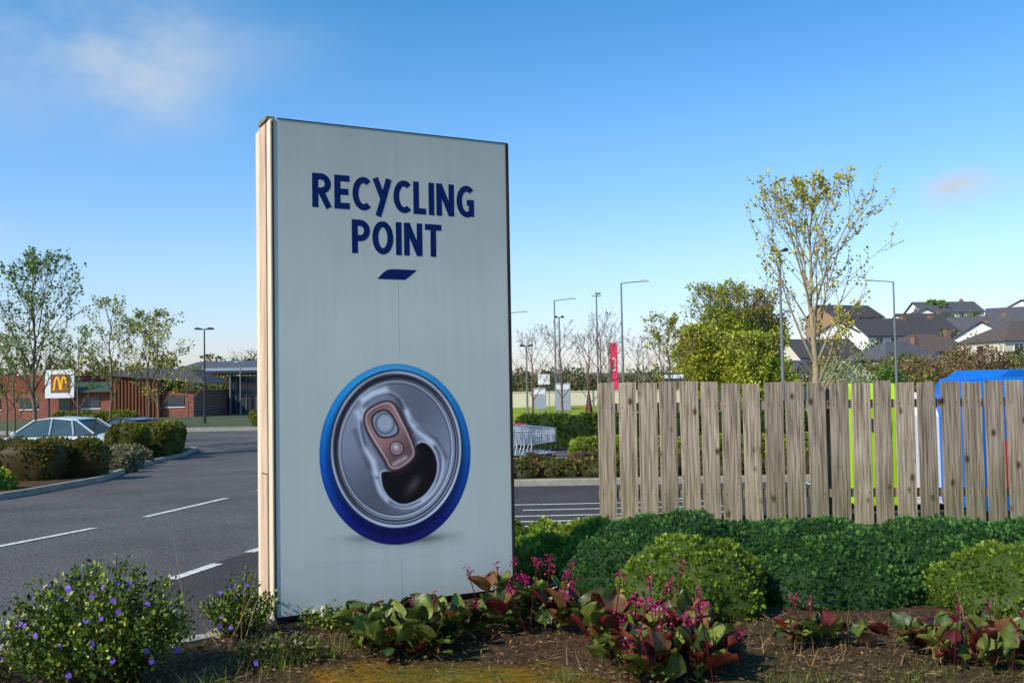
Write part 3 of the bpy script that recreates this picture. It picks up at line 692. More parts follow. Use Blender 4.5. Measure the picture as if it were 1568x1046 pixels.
ag = N.new('ShaderNodeMapRange'); ag.inputs[1].default_value = .9; ag.inputs[2].default_value = .3; ag.inputs[3].default_value = 0; ag.inputs[4].default_value = .5; L.new(sx.outputs['Z'], ag.inputs[0])
n3 = N.new('ShaderNodeTexNoise'); n3.inputs['Scale'].default_value = 4; L.new(va.outputs[0], n3.inputs['Vector'])
m3 = N.new('ShaderNodeMath'); m3.operation = 'MULTIPLY'; L.new(ag.outputs[0], m3.inputs[0]); L.new(n3.outputs['Fac'], m3.inputs[1])
mg = N.new('ShaderNodeMix'); mg.data_type = 'RGBA'; L.new(m3.outputs[0], mg.inputs[0]); L.new(mx.outputs[2], mg.inputs[6]); mg.inputs[7].default_value = (*S(105, 108, 50), 1)
sc = N.new('ShaderNodeVectorMath'); sc.operation = 'SCALE'; L.new(mg.outputs[2], sc.inputs[0]); L.new(sep.outputs[0], sc.inputs['Scale'])
L.new(sc.outputs[0], P.inputs['Base Color']); P.inputs['Roughness'].default_value = .85; P.inputs['Specular IOR Level'].default_value = .2
bp = N.new('ShaderNodeBump'); bp.inputs['Strength'].default_value = .35; bp.inputs['Distance'].default_value = .01; L.new(n1.outputs['Fac'], bp.inputs['Height']); L.new(bp.outputs[0], P.inputs['Normal'])
M_WOOD = m
M_NAIL = mat('nail', (.05, .04, .035), .6, metal=.5)
fence = empty('wooden_fence')
mb = MB(); rr_ = random.Random(3)
x = .93
while x < 8.5:
    w = rr_.uniform(.184, .204); yb = 10.8-.0985*(x-.92); zt = 1.57-.013*(x-.92)+rr_.uniform(-.016, .016)
    th_ = .022; yo = rr_.uniform(-.006, .006); ln = rr_.uniform(-.010, .010); c = (rr_.uniform(.70, 1.15), rr_.random(), 0)
    zb = .03+rr_.uniform(-.03, .03)
    sk = rr_.uniform(-.008, .008)
    mb.add([(x, yb+yo, zb), (x+w, yb+yo, zb), (x+w, yb+yo+th_, zb), (x, yb+yo+th_, zb), (x+ln, yb+yo, zt), (x+ln+w, yb+yo, zt+sk), (x+ln+w, yb+yo+th_, zt+sk), (x+ln, yb+yo+th_, zt)],
           [(0,3,2,1), (4,5,6,7), (0,1,5,4), (1,2,6,5), (2,3,7,6), (3,0,4,7)], 0, c)
    for zz in (1.30, .35):
        for xx in (x+.04, x+w-.04):
            yy = yb+yo-.003; mb.tube([(xx, yy, zz+rr_.uniform(-.01, .01)), (xx, yy+.006, zz)], .006, 6, 1)
    x += w+rr_.uniform(.020, .044)
mb.build('planks', [M_WOOD, M_NAIL], fence, bevel=.003)
mb = MB()
for zz in (1.30, .35):
    a = (.93, 10.84, zz); b = (8.5, 10.84-.0985*7.58, zz)
    mb.add([(a[0], a[1], zz-.045), (b[0], b[1], zz-.045), (b[0], b[1]+.05, zz-.045), (a[0], a[1]+.05, zz-.045), (a[0], a[1], zz+.045), (b[0], b[1], zz+.045), (b[0], b[1]+.05, zz+.045), (a[0], a[1]+.05, zz+.045)],
           [(0,3,2,1), (4,5,6,7), (0,1,5,4), (1,2,6,5), (2,3,7,6), (3,0,4,7)], 0, (.8, .3, 0))
mb.build('rails', [M_WOOD], fence)
mb = MB()
for xx in np.arange(1.0, 8.5, 2.4):
    yy = 10.8-.0985*(xx-.92)+.1; mb.box(xx, xx+.1, yy, yy+.1, -.2, 1.5, 0, (.7, .6, 0))
mb.build('posts', [M_WOOD], fence, bevel=.004)

# ------------------------------------------------------------ recycling banks
M_LIME = mat('lime_paint', S(170, 215, 20, .9), .45, var=.08, scale=3)
M_BLUE = mat('blue_paint', S(15, 105, 200, .9), .45, var=.1, scale=3)
M_WHITE = mat('white_paint', (.75, .75, .74), .45, var=.05, scale=3)
M_RED = mat('red_paint', S(200, 30, 40, .85), .5, var=.08)
M_BLACK = mat('black_rubber', (.02, .02, .02), .7)
M_DARK = mat('dark_grey', (.05, .052, .055), .6)
def bank(name, x0, x1, y, top, m, label=None, ch=True):
    e = empty(name, (x0, y, H(x0, y))); g = H(x0, y); h = top-g; w = x1-x0
    mb = MB(); mb.prism([(0, .08), (1.1, .08), (1.1, h-.1), (.95, h), (.25, h), (0, h-.28)], 0, w, 'x', 0); mb.build('body', [m], e, bevel=.02)
    if ch:
        mb = MB(); mb.box(w*.3, w*.7, -.03, -.002, h-.6, h-.45, 0); mb.box(w*.34, w*.66, -.05, -.031, h-.56, h-.5, 1); mb.build('chute', [M_DARK, M_GALV], e)
    mb = MB(); mb.box(w*.12, w*.88, -.006, -.002, h-1.35, h-.75, 0); mb.build('label', [label or M_WHITE], e)
    mb = MB()
    for a in (.06, w-.16):
        for b in (.06, .94): mb.box(a, a+.1, b, b+.1, .005, .079, 0)
    mb.build('feet', [M_DARK], e)
bank('textile_bank', 4.40, 5.0, 12.6, 1.5, M_LIME, M_LIME)
bank('bottle_bank', 5.03, 6.1, 12.7, 1.36, M_WHITE, None, False)
bank('paper_bank', 5.50, 7.4, 11.7, 1.55, M_BLUE, M_RED)
e = empty('blue_skip', (9.0, 14.3, H(8, 14.3))); mb = MB()
mb.prism([(-1.9, .1), (1.9, .1), (2.0, 1.68), (-2.0, 1.68)], 0, 1.6, 'y', 0); mb.build('body', [M_BLUE], e, bevel=.03)
mb = MB(); mb.prism([(-2.05, 1.69), (2.05, 1.69), (1.8, 1.86), (-1.8, 1.86)], -.05, 1.65, 'y', 0); mb.build('lid', [M_BLUE], e, bevel=.02)

# ------------------------------------------------------------ trees
def tree(name, x, y, h, cw, trunk_r, first=.3, limbs=14, sub=5, leaves=1500, lsize=.06, ca=(.1,.1,.02), cb=(.1,.1,.02), up=.75, seed=1, bark=None, cloud=.06, twig=1.0):
    rd = random.Random(seed); g = H(x, y); mb = MB(); tips = []; ztop = g+h
    def branch(p, d, ln, r, depth):
        pts = [p]; rad = [r]; q = Vector(p); dd = Vector(d).normalized(); k = 4
        ln = min(ln, max(.15, (ztop-q.z)*1.05/max(.25, dd.z)))
        for i in range(k):
            dd = (dd + Vector((rd.gauss(0, .09), rd.gauss(0, .09), .10*up+rd.gauss(0, .05)))).normalized()
            q = q + dd*(ln/k); pts.append(q.copy()); rad.append(max(r*(1-.8*(i+1)/k), .003*twig))
        mb.tube(pts, rad, 5 if depth < 2 else 4, 0, cap=False)
        if depth >= 1: tips.append((pts, depth))
        if depth < 3:
            nn = sub if depth < 2 else 3
            for i in range(nn):
                t_ = rd.uniform(.25, .95); j = min(k-1, int(t_*k)); fpos = t_*k-j; s_ = pts[j].lerp(pts[j+1], fpos)
                ax = (pts[j+1]-pts[j]).normalized(); az = rd.uniform(0, 6.283)
                pv = ax.cross(Vector((math.cos(az), math.sin(az), .3))).normalized()
                ang = rd.uniform(.35, .8); nd = ax*math.cos(ang)+pv*math.sin(ang)
                branch(s_, nd, ln*rd.uniform(.3, .55), max(rad[j]*.5, .004*twig), depth+1)
    pts = []; rad = []; k = 8
    for i in range(k+1):
        f = i/k; pts.append(Vector((x+rd.gauss(0, .012*h)*f, y+rd.gauss(0, .012*h)*f, g+h*.93*f))); rad.append(trunk_r*(1-.9*f)+.004)
    mb.tube(pts, rad, 8, 0, cap=False); tips.append((pts[-3:], 2))
    for i in range(limbs):
        f = first+(.93-first)*((i+rd.random())/limbs)**.9; j = min(k-1, int(f*k)); s_ = pts[j].lerp(pts[j+1], f*k-j)
        az = 2.4*i+rd.uniform(-.4, .4); rel = (f-first)/(1-first)
        out = (cw/2)*(math.sin(math.pi*(.22+.74*rel))**.8)
        el = rd.uniform(.6, 1.0)*up+.25
        d = Vector((math.cos(az)*math.cos(el), math.sin(az)*math.cos(el), math.sin(el)))
        ln = out/math.cos(el)*rd.uniform(.8, 1.1)
        branch(s_, d, ln, max(rad[j]*.5, .008), 1)
    P_ = []
    wts = [1.0*len(tp[0])*(1 if tp[1] < 2 else 1.6) for tp in tips]; tw = sum(wts)
    for (pt, dp), w in zip(tips, wts):
        n_ = int(leaves*w/tw+rd.random())
        for _ in range(n_):
            t_ = rd.uniform(.3, 1.0)*(len(pt)-1); j = min(len(pt)-2, int(t_)); s_ = pt[j].lerp(pt[j+1], t_-j)
            P_.append((s_.x+rd.gauss(0, cloud), s_.y+rd.gauss(0, cloud), s_.z+rd.gauss(0, cloud)))
    e = empty(name, (x, y, g))
    ob = mb.build('trunk_and_limbs', [bark or M_BARK], None, smooth=True, fixn=False)
    ob.parent = e; ob.matrix_parent_inverse = Matrix.Translation((-x, -y, -g))
    if P_:
        P_ = np.array(P_); n_ = len(P_); dd = rng.normal(size=(n_, 3))+np.array([0, 0, .2])
        v, f_, c_ = inst(T_LEAF*np.array([1.3, 1, 1]), F_LEAF, P_, frames(dd), lsize*rng.uniform(.6, 1.3, n_), colmix(n_, ca, cb, .2))
        lo_ = mesh_np('leaves', v, f_, [M_FOL], cols=c_); lo_.parent = e; lo_.matrix_parent_inverse = Matrix.Translation((-x, -y, -g))
    return e
YL1, YL2 = S(168, 160, 34, .85), S(212, 202, 72, .95)
SG1, SG2 = S(80, 112, 45, .85), S(138, 164, 75, .9)
OG1, OG2 = S(125, 132, 40, .85), S(175, 176, 62, .9)
tree('young_maple_tree', 6.15, 20, 6.0, 2.25, .085, first=.22, limbs=24, sub=5, leaves=3000, lsize=.072, ca=YL1, cb=YL2, up=1.05, seed=4, bark=mat('pale_bark', S(165, 148, 115, .85), .9, var=.25, scale=14), cloud=.03, twig=1.4)
tree('birch_tree', -16.6, 34, 7.1, 2.8, .09, first=.22, limbs=24, sub=5, leaves=2600, lsize=.11, ca=SG1, cb=SG2, up=.95, seed=6, cloud=.07, twig=1.5)
tree('young_tree', -16.4, 40, 6.2, 2.2, .07, first=.3, limbs=14, sub=4, leaves=900, lsize=.10, ca=OG1, cb=OG2, up=.95, seed=7, twig=1.6)
tree('young_tree', -15.6, 42, 5.8, 2.4, .07, first=.3, limbs=14, sub=5, leaves=1500, lsize=.11, ca=SG1, cb=OG2, up=.9, seed=8, twig=1.6)
tree('young_tree', -14.1, 39, 5.2, 2.3, .06, first=.3, limbs=14, sub=4, leaves=900, lsize=.10, ca=OG1, cb=YL2, up=.8, seed=9, twig=1.6)
tree('young_tree', -19.5, 44, 5.2, 2.6, .06, first=.3, limbs=14, sub=4, leaves=900, lsize=.11, ca=OG1, cb=SG2, up=.8, seed=10, twig=1.6)
tree('young_tree', -22.7, 44, 5.0, 2.4, .06, first=.3, limbs=12, sub=4, leaves=900, lsize=.11, ca=SG1, cb=SG2, up=.8, seed=11, twig=1.6)
tree('young_tree', -18.6, 36.6, 4.8, 2.0, .05, first=.3, limbs=12, sub=4, leaves=500, lsize=.09, ca=OG1, cb=OG2, up=.8, seed=12, twig=1.6)
for i, (tx, ty, hh, lv, sd) in enumerate([(.9, 45, 5.0, 60, 21), (2.3, 46, 5.3, 60, 22), (4.5, 50, 6.0, 120, 23), (3.4, 44, 4.6, 60, 26), (6.0, 60, 6.0, 60, 27), (7.2, 56, 5.0, 80, 29), (9.3, 62, 5.6, 120, 30)]):
    tree('bare_tree', tx, ty, hh, 2.4, .06, first=.3, limbs=14, sub=4, leaves=lv, lsize=.09, ca=OG1, cb=OG2, up=.8, seed=sd, bark=M_BARKD, twig=1.8)
tree('young_tree', 8.0, 50, 5.9, 2.6, .07, first=.25, limbs=14, sub=4, leaves=1300, lsize=.12, ca=YL1, cb=OG2, up=.75, seed=24, twig=1.8)
tree('bare_tree', -40, 150, 8, 7, .2, first=.25, limbs=16, sub=5, leaves=50, lsize=.2, ca=OG1, cb=OG2, up=.6, seed=25, twig=4)
tree('young_tree', -26.5, 80, 4.2, 3, .07, first=.3, limbs=12, sub=4, leaves=400, lsize=.12, ca=OG1, cb=OG2, up=.7, seed=28, twig=2)

def crown_mass(name, ells, clumps, per, size, ca, cb, csz=.5):
    parts = []
    for (cx, cy, cz, rx, ry, rz) in ells:
        K = clumps; d = nrm(rng.normal(size=(K, 3))); rad = rng.uniform(.35, 1.0, (K, 1))**.6
        cen = d*rad*np.array([rx, ry, rz]); cs = csz*rng.uniform(.6, 1.4, K)
        base = colmix(K, ca, cb, .22)
        q = rng.normal(size=(K, per, 3)); q = q/np.linalg.norm(q, axis=-1, keepdims=True)*rng.uniform(.4, 1, (K, per, 1))
        P_ = (cen[:, None]+q*cs[:, None, None]*np.array([1, 1, 1.15])).reshape(-1, 3)+np.array([cx, cy, cz])
        C_ = np.repeat(base, per, 0)*(1+.15*rng.normal(size=(K*per, 1)))
        dd = q.reshape(-1, 3)+rng.normal(size=(K*per, 3))*.6+np.array([0, 0, .4])
        parts.append(inst(T_LEAF*np.array([1.2, 1, 1]), F_LEAF, P_, frames(dd), size*rng.uniform(.6, 1.3, K*per), np.clip(C_, .003, 1)))
    V, F, C = merge(parts); return mesh_np(name, V, F, [M_FOL], cols=C)
def big_tree(name, x, y, h, w, ca, cb, seed, clumps=260, per=34, size=.22, csz=.48):
    e = tree(name, x, y, h*.98, w*.95, .22, first=.15, limbs=26, sub=5, leaves=1800, lsize=size, ca=ca, cb=cb, up=.95, seed=seed, twig=4, cloud=.18)
    g = H(x, y); rd = random.Random(seed)
    ells = [(x, y, g+h*.52, w*.38, w*.38, h*.36)] + [(x+rd.uniform(-.32, .32)*w, y+rd.uniform(-.2, .2)*w, g+h*rd.uniform(.3, .76), w*.2, w*.2, h*.18) for _ in range(7)]
    o = crown_mass('crown', ells[:1], int(clumps*.8), per, size, ca, cb, csz); o.parent = e; o.matrix_parent_inverse = Matrix.Translation((-x, -y, -g))
    o = crown_mass('crown_lobes', ells[1:], clumps//6, per, size, ca, cb, csz); o.parent = e; o.matrix_parent_inverse = Matrix.Translation((-x, -y, -g))
WG1, WG2 = S(122, 138, 44, .9), S(188, 190, 64, 1.0)
big_tree('willow_tree', 17.0, 80, 10.2, 7.0, WG1, WG2, 31)
big_tree('willow_tree', 20.6, 84, 10.0, 7.2, S(138, 132, 60, .9), S(185, 172, 84, .95), 32)
big_tree('willow_tree', 13.6, 72, 6.2, 5, S(128, 138, 42, .9), S(194, 190, 62, 1.0), 33, 160)
big_tree('willow_tree', 17.5, 70, 5.6, 5.5, S(118, 136, 40, .9), WG2, 34, 160)
crown_mass('distant_trees', [(x_, 165+10*math.sin(x_), 2.8, 6, 4, 3.8+1.0*math.sin(x_*.7)) for x_ in range(-96, -24, 6)], 40, 26, .7, S(125, 112, 70, .75), S(150, 145, 70, .85), 1.3)
crown_mass('distant_trees', [(x_, 240, .6, 8, 5, 2.2+.7*math.sin(x_*.7)) for x_ in range(-30, 60, 8)], 36, 24, .9, S(105, 108, 70, .75), S(140, 138, 80, .85), 1.5)
crown_mass('distant_trees', [(x_, 420+20*math.sin(x_*.1), -1+1.5*math.sin(x_*.3), 14, 8, 5) for x_ in range(-200, 140, 14)], 30, 22, 1.8, S(100, 112, 92, .85), S(125, 134, 98, .9), 3)
crown_mass('hedgerow', [(x_, 72+3*math.sin(x_), .2, 2.2, 1.6, 1.7+.4*math.sin(x_*1.7)) for x_ in np.arange(21, 46, 2.0)], 40, 28, .25, S(105, 112, 50, .75), S(160, 160, 75, .85), .5)
crown_mass('hedgerow', [(x_, 96+3*math.sin(x_), .8, 3, 2, 2.3+.6*math.sin(x_*1.1)) for x_ in np.arange(24, 66, 3.0)], 50, 28, .32, S(118, 98, 65, .75), S(150, 142, 70, .85), .7)
crown_mass('blossom_tree', [(20.5, 62, .9, 1.7, 1.5, 1.6), (22.3, 63, .7, 1.3, 1.2, 1.4)], 90, 34, .14, S(150, 160, 110, .8), S(215, 215, 180, .8), .35)
crown_mass('green_tree', [(24.6, 64, .6, 1.2, 1.2, 1.7)], 90, 34, .18, S(80, 112, 45, .8), S(120, 155, 65, .85), .35)
crown_mass('brown_tree', [(33, 70, 1.6, 3, 2, 2.2), (30, 72, 1.0, 2, 2, 1.8)], 140, 30, .2, S(125, 95, 68, .8), S(165, 138, 98, .8), .45)
crown_mass('hillside_trees', [(x_, y_, H(x_, y_)+1.4, 3.0, 3, 2.6) for x_, y_ in [(48, 128), (53, 134), (66, 150), (72, 165), (60, 172), (85, 185), (95, 200), (75, 225), (110, 226), (70, 120), (44, 112), (62, 205), (88, 150), (50, 180), (90, 240), (108, 215), (57, 122), (64, 134), (52, 140), (42, 106), (50, 108), (55, 106), (38, 110), (68, 138), (83, 165), (100, 190)]], 60, 26, .45, S(98, 110, 52, .75), S(155, 152, 78, .85), .8)
tree('green_tree', 96, 222, 7, 6, .2, first=.2, limbs=16, sub=4, leaves=1500, lsize=.5, ca=SG1, cb=SG2, up=.7, seed=44, twig=5)

def hedge(name, pts, w, h, ca, cb, dens=130, size=.12, e=.55, cc=None, pc=0):
    ells = []
    for (x_, y_) in pts: ells.append((x_, y_, H(x_, y_)+h*.35, w, w*.8, h*.68))
    return mound(name, ells, dens, size, ca, cb, clr=.35, amp=.09, e=e, cc=cc, pc=pc)
BR1, BR2 = S(118, 100, 48, .9), S(158, 136, 64, .95)
hedge('hedge', [(-14.5, 21.2), (-13.1, 21.2), (-11.8, 21.2), (-10.7, 21.5), (-10.2, 22.6)], .8, .92, BR1, BR2, 340, .075, cc=S(82, 116, 40), pc=.35)
hedge('hedge', [(-12.8, 32.6), (-12.4, 34), (-12.7, 35.5), (-13.0, 37)], .6, 1.2, S(112, 116, 42, .85), S(165, 164, 62, .9), 260, .10)
mound('low_shrub', [(-10.9, 18.6, -.25, .7, .5, .52), (-9.9, 18.4, -.25, .5, .45, .40), (-12, 18.6, -.25, .6, .5, .5)], 400, .08, S(122, 148, 38, .9), S(180, 190, 62, .95), clr=.2, amp=.08)
mound('low_shrub', [(-10.3, 25.6, -.5, .45, .45, .42), (-10.9, 27.2, -.5, .5, .5, .45), (-11.4, 28.6, -.55, .6, .5, .5), (-11.8, 30.3, -.65, .6, .5, .5)], 300, .085, S(120, 110, 80, .85), S(185, 180, 128, .9), clr=.2, amp=.08)
hedge('hedge', [(-28, 62), (-26.4, 62), (-24.8, 62), (-15.3, 61), (-13.8, 61), (-12.2, 61), (-10.6, 61)], .95, 1.1, S(112, 120, 42, .85), S(165, 168, 58, .9), 90, .15)
hedge('hedge', [(2.3, 25.8), (3.5, 25.7), (4.7, 25.6), (5.9, 25.6), (7.1, 25.6), (8.3, 25.6)], .8, .62, S(126, 142, 40, .9), S(176, 186, 62, .95), 200, .10)
hedge('hedge', [(1.0, 36), (2.2, 36), (3.5, 36), (4.8, 36), (6.1, 36), (7.4, 36), (8.7, 36), (10, 36)], .95, 1.25, S(75, 100, 38, .85), S(118, 142, 50, .9), 150, .12)
mound('low_shrub', [(.1, 19.3, -.25, .5, .35, .3), (.9, 19.5, -.27, .5, .4, .3), (1.8, 19.3, -.25, .55, .4, .32), (3.0, 19.4, -.25, .6, .4, .35), (4.4, 19.4, -.25, .6, .4, .35), (5.8, 19.4, -.25, .6, .4, .35)], 300, .085, S(92, 100, 42, .8), S(160, 158, 68, .85), clr=.2, amp=.07, cc=S(130, 88, 62), pc=.25)
mound('low_shrub', [(.5, 21.4, -.35, .5, .4, .35), (1.7, 21.6, -.35, .6, .4, .35), (2.6, 21.2, -.35, .5, .4, .35), (4, 21.4, -.35, .6, .4, .35)], 260, .09, S(110, 85, 58, .8), S(165, 135, 88, .85), clr=.2, amp=.07, cc=S(100, 120, 48), pc=.3)

# ------------------------------------------------------------ street lamps
M_POLE = mat('lamp_pole_steel', S(140, 145, 148, .8), .5, metal=.5, var=.1)
M_LAMPD = mat('lamp_dark', (.03, .03, .035), .5)
M_LHEAD = mat('lamp_head', (.5, .5, .5), .4)
def lamp(x, y, h, arm, kind='arm', m=None, hs=1.0):
    g = H(x, y); mb = MB(); mp_ = m or M_POLE
    mb.tube([(0, 0, 0), (0, 0, h*.14)], .1, 10, 0); mb.tube([(0, 0, h*.14), (0, 0, h)], [.075, .045], 10, 0)
    if kind == 'arm':
        mb.tube([(0, 0, h-.02), (arm*.3, 0, h+.03), (arm*.75, 0, h+.08)], .03, 6, 0)
        s_ = 1 if arm > 0 else -1
        mb.prism([(arm*.72, h+.05), (arm*.72, h+.12), (arm*.85, h+.17), (arm+s_*.1, h+.13), (arm+s_*.12, h+.07)], -.13, .13, 'y', 1)
    elif kind == 'front':
        mb.tube([(0, 0, h-.02), (0, -.4, h+.03), (0, -.9, h+.06)], .03, 6, 0); mb.prism([(-.85, h+.03), (-.85, h+.11), (-1.1, h+.16), (-1.5, h+.09), (-1.5, h+.05)], -.17, .17, 'x', 1)
        mb.tube([(-.3, 0, h), (.3, 0, h)], .03, 6, 0)
    else:
        mb.tube([(-.55*hs, 0, h), (.55*hs, 0, h)], .035, 6, 0)
        for s_ in (-1, 1): mb.prism([(s_*.22*hs, h-.03), (s_*.22*hs, h+.06), (s_*.5*hs, h+.13), (s_*.72*hs, h+.08), (s_*.7*hs, h-.02)], -.24*hs, .24*hs, 'y', 2)
    mb.build('street_lamp', [mp_, M_LHEAD, M_LAMPD], None, (x, y, g))
lamp(6.2, 55, 8.0, 1.45); lamp(22.7, 58, 8.1, -1.6); lamp(5.4, 62, 7.9, 0, 'front'); lamp(2.9, 66, 8.0, 1.35); lamp(-.15, 76, 7.9, 1.3)
lamp(11.3, 41, 7.85, 0, 'double', None, .5); lamp(-22.0, 70, 6.7, 0, 'double', M_LAMPD, .9); lamp(3.4, 70, 7.1, 0, 'double', None, .5); lamp(.9, 62, 4.8, 0, 'double', None, .6)
lamp(-25, 90, 4.7, 0, 'front'); lamp(30, 110, 8, -1.5); lamp(15.5, 90, 6.5, -1.4); lamp(14, 105, 5.6, -1.4)

e = empty('banner_sign', (6.25, 60, H(6, 60))); mb = MB(); mb.tube([(-.34, 0, 0), (-.34, 0, 4.9)], .04, 8, 0); mb.build('pole', [M_POLE], e)
mb = MB(); mb.add([(-.28, 0, 2.0), (.2, 0, 2.0), (.2, 0, 4.7), (.1, 0, 4.85), (-.28, 0, 4.85), (-.28, .03, 2.0), (.2, .03, 2.0), (.2, .03, 4.7), (.1, .03, 4.85), (-.28, .03, 4.85)], [(0,1,2,3,4), (9,8,7,6,5)]+[(i, 5+i, 5+(i+1) % 5, (i+1) % 5) for i in range(5)])
mb.build('flag', [mat('pink_fabric', S(235, 60, 105, .95), .6, var=.08)], e)
mb = MB(); stroke(mb, arc(-.06, 3.70, .12, .19, 130, -80, 12), .08, .01); stroke(mb, arc(-.06, 3.33, .12, .19, 80, -130, 12), .08, .012); mb.build('number', [M_WHITE], e, fixn=False)
M_CREAM = mat('cream_wall', S(225, 215, 190, .85), .85, var=.08)
mb = MB(); mb.box(0, 34, 0, .25, 0, 1.75, 0); mb.box(-.03, 34.03, -.04, .29, 1.751, 1.82, 0)
for q in range(0, 35, 4): mb.box(q-.18, q+.18, -.08, -.001, 0, 1.75, 0)
mb.build('boundary_wall', [M_CREAM], None, (-2, 72, -.95))
M_SIGNB = mat('grey_cabinet', S(175, 182, 185, .8), .5, var=.08)
def board(name, x, y, w, z0, z1, m):
    g = H(x, y); mb = MB()
    for s_ in (-1, 1): mb.tube([(s_*w*.42, .03, 0), (s_*w*.42, .03, z1-g)], .03, 6, 1)
    mb.box(-w/2, w/2, -.03, 0, z0-g, z1-g, 0); mb.box(-w/2+.05, w/2-.05, -.036, -.031, z1-g-.35, z1-g-.1, 2)
    mb.build(name, [m, M_POLE, M_WHITE], None, (x, y, g))
board('notice_board', 1.38, 52, .75, .15, 1.28, M_SIGNB); board('notice_board', 2.75, 54, .85, .0, 1.5, M_SIGNB)
board('traffic_sign', 2.1, 66, .8, 1.4, 2.1, M_WHITE); board('traffic_sign', 10.2, 62, 1.3, 1.2, 2.0, M_DARK)
nx_, ny_ = 30, 12; U, Vv = np.meshgrid(np.linspace(-3, 30, nx_), np.linspace(60.5, 71.9, ny_)); Zb = -.95+.006+.75*sst((Vv-60.5)/9)*(.85+.15*np.sin(U*.4))
idx = np.arange(nx_*ny_).reshape(ny_, nx_); F = np.stack([idx[:-1,:-1], idx[:-1,1:], idx[1:,1:], idx[1:,:-1]], -1).reshape(-1, 4)
mesh_np('grass_bank', np.stack([U, Vv, Zb], -1).reshape(-1, 3), F, [mat('grass', S(140, 155, 50, .8), .95, var=.3, scale=1.5, spec=.1)], smooth=True)
mb = MB(); mb.tube([(0, 0, 0), (0, 0, 2.1)], .03, 8, 0); mb.tube([(0, 0, .7), (0, 0, .9), (0, 0, 1.5), (0, 0, 2.05)], [.16, .2, .12, .03], 10, 1); mb.tube([(0, 0, 0), (0, 0, .08)], .25, 10, 0)
mb.build('closed_parasol', [M_DARK, mat('maroon_fabric', S(110, 25, 30, .7), .8)], None, (3.9, 50.5, H(4, 50)))
